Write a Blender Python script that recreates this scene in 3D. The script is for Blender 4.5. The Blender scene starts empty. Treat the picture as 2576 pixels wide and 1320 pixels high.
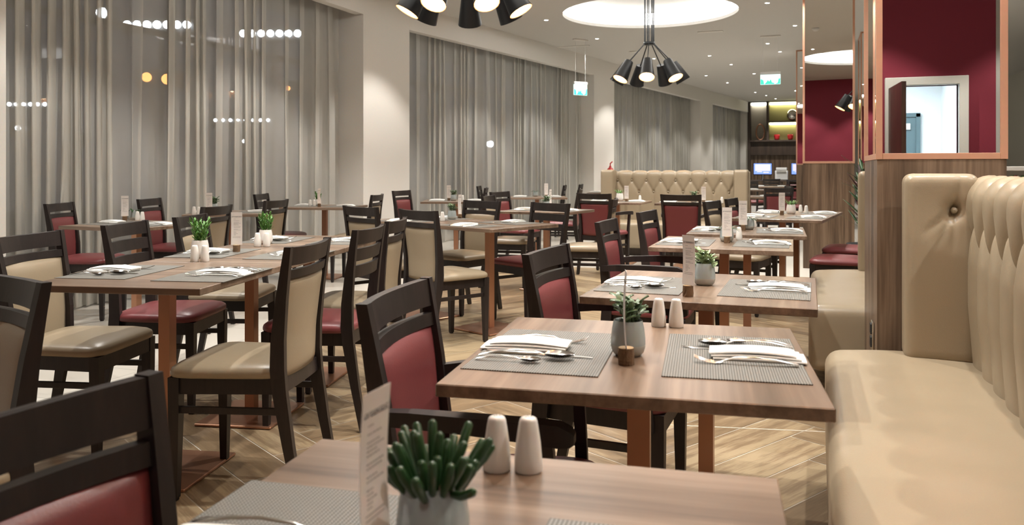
import bpy, bmesh, math, random
from mathutils import Vector, Matrix
PI = math.pi
R = math.radians
C = bpy.context.scene.collection
scene = bpy.context.scene
rnd = random.Random(7)

# ------------------------------------------------------------------ camera, world, exposure
F, CX, Y0, EYE, PHI = 2050.0, 1288.0, 423.0, 1.15, R(20.5)   # focal length in px, principal column, horizon row, eye height, turn from the room axis
CP, SP = math.cos(PHI), math.sin(PHI)
cam_data = bpy.data.cameras.new('camera')
cam = bpy.data.objects.new('camera', cam_data)
C.objects.link(cam)
cam.location = (0, 0, EYE)
cam.rotation_euler = (PI/2, 0, PHI)
cam_data.sensor_width = 36
cam_data.lens = F/2576*36
cam_data.shift_y = -(660-Y0)/2576
cam_data.clip_start = 0.05
cam_data.dof.use_dof = True
cam_data.dof.focus_distance = 3.3
cam_data.dof.aperture_fstop = 7.0
scene.camera = cam
scene.view_settings.view_transform = 'Standard'
scene.view_settings.look = 'None'
scene.view_settings.gamma = 1
scene.view_settings.use_curve_mapping = False
scene.view_settings.exposure = 1.05
world = bpy.data.worlds.new('night')
scene.world = world
world.use_nodes = True
world.node_tree.nodes['Background'].inputs[0].default_value = (0.02, 0.022, 0.03, 1)
world.node_tree.nodes['Background'].inputs[1].default_value = 1.0

CEIL = 3.46
def rot(X, Y):                       # camera frame (right, ahead) -> room frame (x across, y along the banquettes)
    return (X*CP - Y*SP, X*SP + Y*CP)
def at(px, py, z=0.0):               # point of the photograph on the level z
    Yd = F*(EYE-z)/(py-Y0)
    x, y = rot((px-CX)/F*Yd, Yd)
    return Vector((x, y, z))
def atY(px, py, Yd):                 # point of the photograph at a distance
    x, y = rot((px-CX)/F*Yd, Yd)
    return Vector((x, y, EYE-(py-Y0)/F*Yd))
def cf(X, Y, z=0.0):
    x, y = rot(X, Y)
    return Vector((x, y, z))

# ------------------------------------------------------------------ materials
MATS = {}
def new_mat(name):
    m = bpy.data.materials.new(name)
    m.use_nodes = True
    nt = m.node_tree
    b = nt.nodes['Principled BSDF']
    MATS[name] = m
    return m, nt, b
def plain(name, col, rough=0.5, metal=0.0, spec=0.5, bump=0.0, bscale=60, coat=0.0, emit=None, estr=0):
    m, nt, b = new_mat(name)
    b.inputs['Base Color'].default_value = (*col, 1)
    b.inputs['Roughness'].default_value = rough
    b.inputs['Metallic'].default_value = metal
    b.inputs['Specular IOR Level'].default_value = spec
    b.inputs['Coat Weight'].default_value = coat
    if emit:
        b.inputs['Emission Color'].default_value = (*emit, 1)
        b.inputs['Emission Strength'].default_value = estr
    n = nt.nodes.new('ShaderNodeTexNoise'); n.inputs['Scale'].default_value = bscale; n.inputs['Detail'].default_value = 4
    tc = nt.nodes.new('ShaderNodeTexCoord'); nt.links.new(tc.outputs['Object'], n.inputs['Vector'])
    mx = nt.nodes.new('ShaderNodeMix'); mx.data_type = 'RGBA'; mx.blend_type = 'MULTIPLY'
    mx.inputs[0].default_value = 0.12
    mx.inputs[6].default_value = (*col, 1)
    nt.links.new(n.outputs['Color'], mx.inputs[7]); nt.links.new(mx.outputs[2], b.inputs['Base Color'])
    if bump:
        bp = nt.nodes.new('ShaderNodeBump'); bp.inputs['Strength'].default_value = bump; bp.inputs['Distance'].default_value = 0.002
        nt.links.new(n.outputs['Fac'], bp.inputs['Height']); nt.links.new(bp.outputs[0], b.inputs['Normal'])
    return m
def wood(name, c1, c2, c3, axis='X', scale=9.0, stretch=0.08, rough=0.35, spec=0.5, coord='Object', rings=0.0, coat=0.0):
    m, nt, b = new_mat(name)
    tc = nt.nodes.new('ShaderNodeTexCoord')
    mp = nt.nodes.new('ShaderNodeMapping')
    s = [1, 1, 1]; s['XYZ'.index(axis)] = stretch
    mp.inputs['Scale'].default_value = s
    oi = nt.nodes.new('ShaderNodeObjectInfo')
    ad = nt.nodes.new('ShaderNodeVectorMath'); ad.operation = 'MULTIPLY_ADD'
    ad.inputs[1].default_value = (7, 5, 3)
    nt.links.new(oi.outputs['Random'], ad.inputs[0]); nt.links.new(tc.outputs[coord], ad.inputs[2])
    nt.links.new(ad.outputs[0], mp.inputs['Vector'])
    n1 = nt.nodes.new('ShaderNodeTexNoise'); n1.inputs['Scale'].default_value = scale; n1.inputs['Detail'].default_value = 6; n1.inputs['Roughness'].default_value = 0.6; n1.inputs['Distortion'].default_value = 0.6
    n2 = nt.nodes.new('ShaderNodeTexNoise'); n2.inputs['Scale'].default_value = scale*9; n2.inputs['Detail'].default_value = 3
    nt.links.new(mp.outputs[0], n1.inputs['Vector']); nt.links.new(mp.outputs[0], n2.inputs['Vector'])
    mx = nt.nodes.new('ShaderNodeMath'); mx.operation = 'MULTIPLY_ADD'; mx.inputs[1].default_value = 0.28
    nt.links.new(n2.outputs['Fac'], mx.inputs[0]); nt.links.new(n1.outputs['Fac'], mx.inputs[2])
    cr = nt.nodes.new('ShaderNodeValToRGB')
    e = cr.color_ramp.elements
    e[0].position = 0.42; e[0].color = (*c1, 1)
    e[1].position = 0.82; e[1].color = (*c3, 1)
    k = e.new(0.62); k.color = (*c2, 1)
    nt.links.new(mx.outputs[0], cr.inputs[0]); nt.links.new(cr.outputs[0], b.inputs['Base Color'])
    b.inputs['Roughness'].default_value = rough
    b.inputs['Specular IOR Level'].default_value = spec
    b.inputs['Coat Weight'].default_value = coat
    bp = nt.nodes.new('ShaderNodeBump'); bp.inputs['Strength'].default_value = 0.08; bp.inputs['Distance'].default_value = 0.001
    nt.links.new(n2.outputs['Fac'], bp.inputs['Height']); nt.links.new(bp.outputs[0], b.inputs['Normal'])
    return m

M_frame = wood('wenge_wood', (0.010,0.007,0.0065), (0.017,0.012,0.011), (0.028,0.019,0.017), 'Z', 14, 0.12, 0.42, 0.45)
M_top = wood('walnut_top', (0.080,0.048,0.030), (0.175,0.116,0.078), (0.30,0.215,0.155), 'X', 8, 0.045, 0.30, 0.6)
M_panel = wood('walnut_panel', (0.040,0.024,0.016), (0.13,0.085,0.054), (0.24,0.165,0.11), 'Z', 11, 0.035, 0.38, 0.4)
M_dark_panel = wood('dark_shelf_wood', (0.03,0.02,0.014), (0.05,0.034,0.025), (0.075,0.05,0.036), 'Z', 9, 0.06, 0.45, 0.4)
M_beige = plain('beige_leather', (0.325,0.260,0.176), 0.34, 0, 0.45, 0.15, 260)
M_burg = plain('burgundy_leather', (0.175,0.040,0.042), 0.38, 0, 0.45, 0.15, 260)
M_copper = plain('copper', (0.50,0.265,0.165), 0.33, 0.75, 0.5, 0.03, 300)
M_trim = plain('copper_trim', (0.56,0.30,0.195), 0.5, 0.25, 0.5)
M_mirror = plain('mirror', (0.86,0.87,0.86), 0.0, 1.0)
MATS['mirror'].node_tree.nodes['Principled BSDF'].inputs['Base Color'].default_value = (0.86,0.87,0.86,1)
for l in list(MATS['mirror'].node_tree.links):
    if l.to_socket.name == 'Base Color': MATS['mirror'].node_tree.links.remove(l)
M_white = plain('white_paint', (0.74,0.71,0.66), 0.75, 0, 0.3)
M_ceil = plain('ceiling_paint', (0.60,0.58,0.545), 0.85, 0, 0.2)
M_bwall = plain('burgundy_paint', (0.21,0.022,0.040), 0.7, 0, 0.3, 0.1, 90)
M_grey = plain('grey_paint', (0.42,0.40,0.36), 0.5, 0, 0.4)
M_cer = plain('white_ceramic', (0.80,0.77,0.72), 0.25, 0, 0.5)
M_potg = plain('grey_glaze', (0.36,0.40,0.39), 0.16, 0, 0.5)
M_potb = plain('bare_clay', (0.42,0.41,0.36), 0.5, 0, 0.4)
M_soil = plain('soil', (0.05,0.028,0.018), 0.9, 0, 0.2, 0.6, 200)
M_paper = plain('card_paper', (0.74,0.68,0.63), 0.7, 0, 0.2)
M_ink = plain('ink', (0.10,0.09,0.09), 0.7, 0, 0.2)
M_ink2 = plain('faint_ink', (0.34,0.31,0.29), 0.7, 0, 0.2)
M_nap = plain('napkin_linen', (0.88,0.88,0.85), 0.85, 0, 0.15, 0.15, 500)
M_steel = plain('steel', (0.74,0.72,0.69), 0.14, 1.0)
M_black = plain('black_metal', (0.03,0.031,0.033), 0.38, 0.4, 0.5)
M_rubber = plain('black_rubber', (0.012,0.012,0.012), 0.6)
M_bark = plain('bark', (0.17,0.105,0.06), 0.9, 0, 0.2, 1.0, 120)
M_cut = plain('cut_wood', (0.60,0.42,0.24), 0.7)
M_jade = plain('jade_leaf', (0.13,0.20,0.10), 0.35, 0, 0.5)
M_jadel = plain('pale_jade_leaf', (0.30,0.40,0.20), 0.35, 0, 0.5)
M_deep = plain('deep_leaf', (0.020,0.062,0.016), 0.35, 0, 0.5)
M_bright = plain('bright_leaf', (0.10,0.25,0.045), 0.4, 0, 0.5)
M_redleaf = plain('dark_red_leaf', (0.07,0.022,0.02), 0.45)
M_lampin = plain('lamp_inside', (0.92,0.60,0.34), 0.45, 0, 0.4)
M_warm = plain('warm_bulb', (1,0.8,0.5), 0.4, emit=(1.0,0.78,0.50), estr=14)
M_led = plain('downlight_lens', (1,1,1), 0.4, emit=(1.0,0.93,0.82), estr=30)
M_cove = plain('cove_light', (1,1,1), 0.5, emit=(1.0,0.99,0.96), estr=5.5)
M_chrome_w = plain('white_plastic', (0.72,0.72,0.71), 0.4)
M_green = plain('exit_green', (0.05,0.7,0.45), 0.4, emit=(0.05,0.75,0.45), estr=0.55)
M_exitw = plain('exit_white', (0.9,1,1), 0.4, emit=(0.65,1.0,0.97), estr=0.75)
M_screen = plain('screen_blue', (0.2,0.3,0.9), 0.3, emit=(0.20,0.34,1.0), estr=0.55)
M_screen2 = plain('screen_white', (0.8,0.8,1), 0.3, emit=(0.55,0.50,1.0), estr=0.5)
M_shelfled = plain('shelf_led', (1,1,0.8), 0.3, emit=(1.0,0.95,0.55), estr=5)
M_shelfledw = plain('shelf_led_white', (1,1,0.9), 0.3, emit=(1.0,0.97,0.86), estr=5)
M_olive = plain('olive_back', (0.36,0.33,0.16), 0.7)
M_taupe = plain('taupe_back', (0.38,0.34,0.27), 0.7)
M_red = plain('red_paint', (0.5,0.02,0.025), 0.35)
M_blue = plain('navy_fabric', (0.03,0.05,0.11), 0.8)
M_flood = plain('white_lens', (1,1,1), 0.3, emit=(0.92,0.96,1.0), estr=11)
M_orange = plain('sodium_lens', (1,0.6,0.3), 0.3, emit=(1.0,0.36,0.10), estr=2.6)
M_bluel = plain('blue_lens', (0.4,0.5,1), 0.3, emit=(0.3,0.45,1.0), estr=2.2)
M_corr = plain('corridor_paint', (0.82,0.86,0.88), 0.7)
M_teal = plain('teal_door', (0.10,0.16,0.18), 0.5)
M_corrlamp = plain('corridor_lamp', (1,1,1), 0.5, emit=(0.88,0.96,1.0), estr=14)
M_dframe = plain('door_frame_paint', (0.66,0.64,0.58), 0.5)
M_leafbrown = wood('door_leaf_wood', (0.05,0.022,0.016), (0.085,0.04,0.028), (0.12,0.06,0.04), 'Z', 9, 0.06, 0.4, 0.4)

def mat_placemat():
    m, nt, b = new_mat('woven_placemat')
    tc = nt.nodes.new('ShaderNodeTexCoord')
    w1 = nt.nodes.new('ShaderNodeTexWave'); w1.inputs['Scale'].default_value = 62; w1.bands_direction = 'X'
    w2 = nt.nodes.new('ShaderNodeTexWave'); w2.inputs['Scale'].default_value = 62; w2.bands_direction = 'Y'
    nt.links.new(tc.outputs['Object'], w1.inputs[0]); nt.links.new(tc.outputs['Object'], w2.inputs[0])
    mu = nt.nodes.new('ShaderNodeMath'); mu.operation = 'MULTIPLY'
    nt.links.new(w1.outputs['Fac'], mu.inputs[0]); nt.links.new(w2.outputs['Fac'], mu.inputs[1])
    cr = nt.nodes.new('ShaderNodeValToRGB')
    cr.color_ramp.elements[0].position = 0.1; cr.color_ramp.elements[0].color = (0.085,0.080,0.068,1)
    cr.color_ramp.elements[1].position = 0.7; cr.color_ramp.elements[1].color = (0.34,0.33,0.30,1)
    nt.links.new(mu.outputs[0], cr.inputs[0]); nt.links.new(cr.outputs[0], b.inputs['Base Color'])
    b.inputs['Roughness'].default_value = 0.42
    bp = nt.nodes.new('ShaderNodeBump'); bp.inputs['Strength'].default_value = 0.5; bp.inputs['Distance'].default_value = 0.001
    nt.links.new(mu.outputs[0], bp.inputs['Height']); nt.links.new(bp.outputs[0], b.inputs['Normal'])
    return m
M_mat = mat_placemat()

def mat_curtain():
    m, nt, b = new_mat('sheer_curtain')
    out = nt.nodes['Material Output']
    d = nt.nodes.new('ShaderNodeBsdfDiffuse'); t = nt.nodes.new('ShaderNodeBsdfTranslucent'); tr = nt.nodes.new('ShaderNodeBsdfTransparent')
    n = nt.nodes.new('ShaderNodeTexNoise'); n.inputs['Scale'].default_value = 3.0
    tc = nt.nodes.new('ShaderNodeTexCoord'); nt.links.new(tc.outputs['Object'], n.inputs['Vector'])
    cr = nt.nodes.new('ShaderNodeValToRGB')
    cr.color_ramp.elements[0].color = (0.74,0.72,0.66,1); cr.color_ramp.elements[1].color = (0.84,0.82,0.76,1)
    nt.links.new(n.outputs['Fac'], cr.inputs[0])
    nt.links.new(cr.outputs[0], d.inputs[0]); nt.links.new(cr.outputs[0], t.inputs[0])
    a = nt.nodes.new('ShaderNodeMixShader'); a.inputs[0].default_value = 0.35
    nt.links.new(d.outputs[0], a.inputs[1]); nt.links.new(t.outputs[0], a.inputs[2])
    c = nt.nodes.new('ShaderNodeMixShader'); c.inputs[0].default_value = 0.40
    nt.links.new(a.outputs[0], c.inputs[1]); nt.links.new(tr.outputs[0], c.inputs[2])
    nt.links.new(c.outputs[0], out.inputs[0])
    return m
M_curt = mat_curtain()

def mat_glass():
    m, nt, b = new_mat('window_glass')
    out = nt.nodes['Material Output']
    g = nt.nodes.new('ShaderNodeBsdfGlossy'); g.inputs['Roughness'].default_value = 0.01
    tr = nt.nodes.new('ShaderNodeBsdfTransparent'); tr.inputs[0].default_value = (0.9,0.93,0.93,1)
    c = nt.nodes.new('ShaderNodeMixShader'); c.inputs[0].default_value = 0.1
    nt.links.new(tr.outputs[0], c.inputs[1]); nt.links.new(g.outputs[0], c.inputs[2]); nt.links.new(c.outputs[0], out.inputs[0])
    return m
M_glass = mat_glass()

def mat_plank():
    m, nt, b = new_mat('wood_tile')
    uv = nt.nodes.new('ShaderNodeUVMap')
    mp = nt.nodes.new('ShaderNodeMapping'); mp.inputs['Scale'].default_value = (1.3, 14, 1)
    nt.links.new(uv.outputs[0], mp.inputs[0])
    n1 = nt.nodes.new('ShaderNodeTexNoise'); n1.inputs['Scale'].default_value = 1.6; n1.inputs['Detail'].default_value = 7; n1.inputs['Distortion'].default_value = 0.2
    n2 = nt.nodes.new('ShaderNodeTexNoise'); n2.inputs['Scale'].default_value = 9; n2.inputs['Detail'].default_value = 4
    nt.links.new(mp.outputs[0], n1.inputs[0]); nt.links.new(mp.outputs[0], n2.inputs[0])
    at_ = nt.nodes.new('ShaderNodeAttribute'); at_.attribute_name = 'tone'
    s1 = nt.nodes.new('ShaderNodeMath'); s1.operation = 'MULTIPLY_ADD'; s1.inputs[1].default_value = 0.4
    nt.links.new(n2.outputs['Fac'], s1.inputs[0]); nt.links.new(n1.outputs['Fac'], s1.inputs[2])
    s2 = nt.nodes.new('ShaderNodeMath'); s2.operation = 'MULTIPLY_ADD'; s2.inputs[1].default_value = 0.35
    nt.links.new(at_.outputs['Fac'], s2.inputs[0]); nt.links.new(s1.outputs[0], s2.inputs[2])
    cr = nt.nodes.new('ShaderNodeValToRGB')
    e = cr.color_ramp.elements
    e[0].position = 0.45; e[0].color = (0.125,0.082,0.045,1)
    e[1].position = 1.15; e[1].color = (0.40,0.30,0.18,1)
    k = e.new(0.85); k.color = (0.26,0.18,0.104,1)
    nt.links.new(s2.outputs[0], cr.inputs[0]); nt.links.new(cr.outputs[0], b.inputs['Base Color'])
    b.inputs['Roughness'].default_value = 0.33
    bp = nt.nodes.new('ShaderNodeBump'); bp.inputs['Strength'].default_value = 0.12; bp.inputs['Distance'].default_value = 0.002
    nt.links.new(n2.outputs['Fac'], bp.inputs['Height']); nt.links.new(bp.outputs[0], b.inputs['Normal'])
    return m
M_plank = mat_plank()
M_grout = plain('grout', (0.62,0.56,0.46), 0.8)
def mat_paletile():
    m, nt, b = new_mat('pale_tile')
    tc = nt.nodes.new('ShaderNodeTexCoord')
    br = nt.nodes.new('ShaderNodeTexBrick'); br.offset = 0.0
    br.inputs['Scale'].default_value = 1.0; br.inputs['Brick Width'].default_value = 0.6; br.inputs['Row Height'].default_value = 0.6; br.inputs['Mortar Size'].default_value = 0.004
    br.inputs['Color1'].default_value = (0.56,0.53,0.47,1); br.inputs['Color2'].default_value = (0.60,0.57,0.51,1); br.inputs['Mortar'].default_value = (0.40,0.38,0.34,1)
    nt.links.new(tc.outputs['Object'], br.inputs[0]); nt.links.new(br.outputs[0], b.inputs['Base Color'])
    b.inputs['Roughness'].default_value = 0.3
    return m
M_pale = mat_paletile()

# ------------------------------------------------------------------ mesh helpers
def bm_new(): return bmesh.new()
def add_box(bm, c, d, rz=0.0, bev=0.0, seg=2, M=None):
    """box with centre c, size d"""
    t = bmesh.new()
    bmesh.ops.create_cube(t, size=1)
    for v in t.verts: v.co = Vector((v.co.x*d[0], v.co.y*d[1], v.co.z*d[2]))
    if bev: bmesh.ops.bevel(t, geom=t.edges[:]+t.verts[:], offset=bev, segments=seg, profile=0.5, affect='EDGES')
    X = Matrix.Translation(Vector(c)) @ Matrix.Rotation(rz, 4, 'Z')
    if M is not None: X = M @ X
    join(bm, t, X)
def join(bm, t, X=None, mi=None):
    t.verts.index_update()
    vs = [bm.verts.new(X @ v.co if X is not None else v.co) for v in t.verts]
    for f in t.faces:
        try:
            g = bm.faces.new([vs[v.index] for v in f.verts])
            g.material_index = f.material_index if mi is None else mi
            g.smooth = f.smooth
        except ValueError: pass
    t.free()
def loft(bm, loops, cap=True, closed=True, mi=0):
    rows = [[bm.verts.new(p) for p in L] for L in loops]
    n = len(rows[0])
    for a, b in zip(rows, rows[1:]):
        for i in range(n if closed else n-1):
            j = (i+1) % n
            f = bm.faces.new((a[i], a[j], b[j], b[i])); f.material_index = mi
    if cap and closed:
        f = bm.faces.new(rows[0][::-1]); f.material_index = mi
        f = bm.faces.new(rows[-1]); f.material_index = mi
    return rows
def rect_loft(bm, secs, mi=0):
    """secs: (centre, half x, half y) rectangles stacked along z"""
    loft(bm, [[Vector((c[0]+sx*a, c[1]+sy*b, c[2])) for sx, sy in ((-1,-1),(1,-1),(1,1),(-1,1))] for c, a, b in secs], mi=mi)
def tube(bm, pts, r, n=8, cap=True, mi=0):
    pts = [Vector(p) for p in pts]
    rr = r if isinstance(r, (list, tuple)) else [r]*len(pts)
    loops = []
    up = Vector((0.123, 0.31, 0.94)).normalized()
    for i, p in enumerate(pts):
        d = (pts[min(i+1, len(pts)-1)] - pts[max(i-1, 0)]).normalized()
        a = d.cross(up)
        if a.length < 1e-3: a = d.cross(Vector((1, 0, 0)))
        a.normalize(); b = d.cross(a).normalized()
        loops.append([p + (a*math.cos(2*PI*k/n) + b*math.sin(2*PI*k/n))*rr[i] for k in range(n)])
    loft(bm, loops, cap, mi=mi)
def lathe(bm, prof, n=24, c=(0,0,0), cap=True, mi=None):
    rows = []
    for r, z in prof:
        rows.append([bm.verts.new((c[0]+r*math.cos(2*PI*k/n), c[1]+r*math.sin(2*PI*k/n), c[2]+z)) for k in range(n)])
    for q, (a, b) in enumerate(zip(rows, rows[1:])):
        for i in range(n):
            j = (i+1) % n
            f = bm.faces.new((a[i], a[j], b[j], b[i]))
            if mi: f.material_index = mi[q]
            f.smooth = True
    if cap:
        bm.faces.new(rows[0][::-1]); f = bm.faces.new(rows[-1])
        if mi: f.material_index = mi[-1]
def obj(name, bm, mats, parent=None, smooth=False, angle=None):
    bmesh.ops.recalc_face_normals(bm, faces=bm.faces[:])
    me = bpy.data.meshes.new(name)
    if smooth:
        for f in bm.faces: f.smooth = True
    bm.to_mesh(me); bm.free()
    for m in (mats if isinstance(mats, (list, tuple)) else [mats]): me.materials.append(m)
    if angle is not None:
        try: me.set_sharp_from_angle(angle=R(angle))
        except Exception: pass
    o = bpy.data.objects.new(name, me)
    C.objects.link(o)
    if parent is not None: o.parent = parent
    return o
def thing(name, label, cat, loc=(0,0,0), rotz=0.0, group=None):
    o = bpy.data.objects.new(name, None)
    o.empty_display_size = 0.05
    C.objects.link(o)
    o.location = loc; o.rotation_euler = (0, 0, rotz)
    o['label'] = label; o['category'] = cat
    if group: o['group'] = group
    return o
def tag(o, label, cat, group=None, loc=None, rotz=None):
    o['label'] = label; o['category'] = cat
    if group: o['group'] = group
    if loc is not None: o.location = loc
    if rotz is not None: o.rotation_euler = (0, 0, rotz)
    return o
def struct(name, bm, mats, smooth=False, angle=None):
    o = obj(name, bm, mats, None, smooth, angle); o['kind'] = 'structure'
    return o
def dup(root):
    r = root.copy(); C.objects.link(r)
    for ch in list(root.children):
        c = ch.copy(); C.objects.link(c); c.parent = r
        for g in list(ch.children):
            d = g.copy(); C.objects.link(d); d.parent = c
    return r
PROTO = {}
def place(key, make, loc, rotz, label, cat, group=None):
    """first use builds the thing, later uses copy it with its parts"""
    if key in PROTO: o = dup(PROTO[key])
    else: o = make(); PROTO[key] = o
    o.location = loc; o.rotation_euler = (0, 0, rotz)
    o['label'] = label; o['category'] = cat
    if group: o['group'] = group
    elif 'group' in o: del o['group']
    return o

# ------------------------------------------------------------------ the room
# plane of the window wall's columns and fascia: x = WX for y < WY, then turning inwards
WX, WY, WSL = -5.375, 10.25, 0.164
DIRB = Vector((WSL, 1, 0)).normalized(); NB = Vector((DIRB.y, -DIRB.x, 0))
def wall_pt(y, off=0.0, z=0.0):
    """point of the window wall at depth y, off metres behind its face"""
    if y <= WY: return Vector((WX-off, y, z))
    return Vector((WX+(y-WY)*WSL, y, z)) - NB*off
FZ = 3.10
END = 29.4
def hull_prism(bm, pts, z0, z1):
    loft(bm, [[Vector((p[0], p[1], z)) for p in pts] for z in (z0, z1)])

# floor: herringbone wood-look tiles near, pale tiles by the windows and beyond
def build_floor():
    bm = bm_new()
    add_box(bm, (-1.0, 12.5, -0.06), (15.0, 38.0, 0.1))
    for f in bm.faces: f.material_index = 1
    tone = bm.faces.layers.float.new('tone')
    uvl = bm.loops.layers.uv.new('UVMap')
    X0, X1, YA, YB = -3.42, 3.0, -3.0, 9.15
    # grout bed under the wood tiles
    v = [bm.verts.new((x, y, -0.0012)) for x, y in ((X0, YA), (X1, YA), (X1, YB), (X0, YB))]
    f = bm.faces.new(v); f.material_index = 2
    # pale tiles, four rectangles around
    for a, b, c, d in ((-7.5, X0, YA, 31), (X1, 6.0, YA, 31), (X0, X1, YB, 31), (-7.5, 6.0, -6.4, YA)):
        v = [bm.verts.new((x, y, 0)) for x, y in ((a, c), (b, c), (b, d), (a, d))]
        f = bm.faces.new(v); f.material_index = 1
    L, W, g = 1.0, 0.2, 0.0055
    n = int(L/W)
    ca, sa = math.cos(R(60.5)), math.sin(R(60.5))
    rr = random.Random(3)
    def rect(a0, a1, b0, b1, along):
        a0 += g/2; a1 -= g/2; b0 += g/2; b1 -= g/2
        pts = [(a0, b0), (a1, b0), (a1, b1), (a0, b1)]
        P = [(a*ca-b*sa-0.5, a*sa+b*ca+3) for a, b in pts]
        # clip to the wood area
        def clip(P, ax, lim, sg):
            out = []
            for i in range(len(P)):
                p, r_ = P[i], P[(i+1) % len(P)]
                ip, ir = sg*(p[ax]-lim) <= 0, sg*(r_[ax]-lim) <= 0
                if ip: out.append(p)
                if ip != ir:
                    t = (lim-p[ax])/(r_[ax]-p[ax])
                    out.append((p[0]+t*(r_[0]-p[0]), p[1]+t*(r_[1]-p[1])))
            return out
        for ax, lim, sg in ((0, X0, -1), (0, X1, 1), (1, YA, -1), (1, YB, 1)):
            P = clip(P, ax, lim, sg)
            if len(P) < 3: return
        fc = bm.faces.new([bm.verts.new((x, y, 0)) for x, y in P])
        fc.material_index = 0
        fc[tone] = rr.random()
        ou, ov = rr.random()*9, rr.random()*9
        for lp in fc.loops:
            x, y = lp.vert.co.x+0.5, lp.vert.co.y-3
            a, b = x*ca+y*sa, y*ca-x*sa
            lp[uvl].uv = (a+ou, b+ov) if along == 0 else (b+ou, a+ov)
    for i in range(-90, 90):
        for j in range(-14, 14):
            # classic herringbone: L-shaped pairs stepping diagonally
            a = i*W + j*2*L; b = i*W
            rect(a, a+L, b, b+W, 0)
            rect(a+L, a+L+W, b-L+W, b+W, 1)
    o = struct('floor', bm, [M_plank, M_pale, M_grout])
    return o
build_floor()
bm = bm_new()
pa, pb = cf(-0.6, 3.84), cf(1.62, 3.52)
d_ = (pb-pa).normalized(); n_ = Vector((-d_.y, d_.x, 0))*0.004
hull_prism_pts = [pa-n_, pb-n_, pb+n_, pa+n_]
loft(bm, [[Vector((p.x, p.y, z)) for p in hull_prism_pts] for z in (-0.001, 0.001)])
struct('trim_11', bm, M_grout)

# ceiling with three round coves
COVES = [(-2.34, 12.1), (-2.91, 6.6), (0.3, 1.4)]
CR = 1.29
def build_ceiling():
    bm = bm_new()
    N = 64
    def quad(x0, x1, y0, y1):
        bm.faces.new([bm.verts.new(p) for p in ((x0, y0, CEIL), (x1, y0, CEIL), (x1, y1, CEIL), (x0, y1, CEIL))])
    XA, XB, h = -7.5, 6.0, 1.6
    ys = -6.4
    for cx, cy in sorted(COVES, key=lambda c: c[1]):
        quad(XA, XB, ys, cy-h); ys = cy+h
        quad(XA, cx-h, cy-h, cy+h); quad(cx+h, XB, cy-h, cy+h)
        inner, outer = [], []
        for k in range(N):
            a = 2*PI*k/N
            c, s = math.cos(a), math.sin(a)
            m = h/max(abs(c), abs(s))
            inner.append(bm.verts.new((cx+CR*c, cy+CR*s, CEIL))); outer.append(bm.verts.new((cx+m*c, cy+m*s, CEIL)))
        for k in range(N):
            j = (k+1) % N
            bm.faces.new((inner[k], outer[k], outer[j], inner[j]))
    quad(XA, XB, ys, 31)
    # closed body above
    bm2 = bm_new(); add_box(bm2, (-0.75, 12.3, 4.05), (13.5, 37.4, 0.1)); join(bm, bm2)
    return struct('ceiling', bm, M_ceil)
build_ceiling()
def build_cove(k, cx, cy):
    bm = bm_new()
    # hidden ledge and side of the cove
    lathe(bm, [(CR+0.001, 0.0), (CR, 0.05), (CR+0.18, 0.05), (CR+0.18, 0.30), (0.001, 0.33)], 64, (cx, cy, CEIL), cap=False)
    o = struct('trim_%d' % (k+1), bm, M_ceil, True, 40)
    t = tag(obj('cove_light', ring_bm(cx, cy), M_cove), COVE_L[k], 'light')
    return o
def ring_bm(cx, cy):
    bm = bm_new()
    lathe(bm, [(CR+0.17, 0.06), (CR+0.17, 0.27)], 64, (cx, cy, CEIL), cap=False)
    lathe(bm, [(CR+0.165, 0.27), (CR+0.165, 0.06)], 64, (cx, cy, CEIL), cap=False)
    return bm
COVE_L = ['bright white ring light inside the round ceiling recess above the farther chandelier',
          'bright white ring light in the ceiling recess above the closer chandelier',
          'bright white ring light in the ceiling recess seen in the mirror of the far pillar']
for k, (x, y) in enumerate(COVES): build_cove(k, x, y)

# window wall: columns, fascia, returns, dark outside
BAYS = [(4.15, 8.98), (10.25, None), (None, None), (None, None)]
def wall_y(px):                       # depth at which the photo column px meets the wall face
    t = (px-CX)/F
    dx, dy = t*CP-SP, t*SP+CP         # room direction of the ray
    k = WX/dx
    if k*dy <= WY: return k*dy
    k = (WX-WY*WSL)/(dx-WSL*dy)
    return k*dy
ys = [-6.4, wall_y(15), wall_y(914), wall_y(1030), wall_y(1494), wall_y(1545), wall_y(1762), wall_y(1793), wall_y(1883), END+0.2]
DEPTH = 0.42
def wall_col(bm, ya, yb, z0, z1, d0=0.0, d1=DEPTH+0.5):
    st = [ya] + ([WY] if ya < WY < yb else []) + [yb]
    fr = [wall_pt(y, d0) for y in st]; bk = [wall_pt(y, d1) for y in st][::-1]
    hull_prism(bm, [(p.x, p.y) for p in fr+bk], z0, z1)
for k, (a, b, sd) in enumerate(((0, 1, 'near'), (2, 3, 'left'), (4, 5, 'middle'), (6, 7, 'far'), (8, 9, 'end'))):
    bm = bm_new(); wall_col(bm, ys[a], ys[b], 0, CEIL+0.01)
    struct('wall_window_side_' + sd, bm, M_white)
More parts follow.
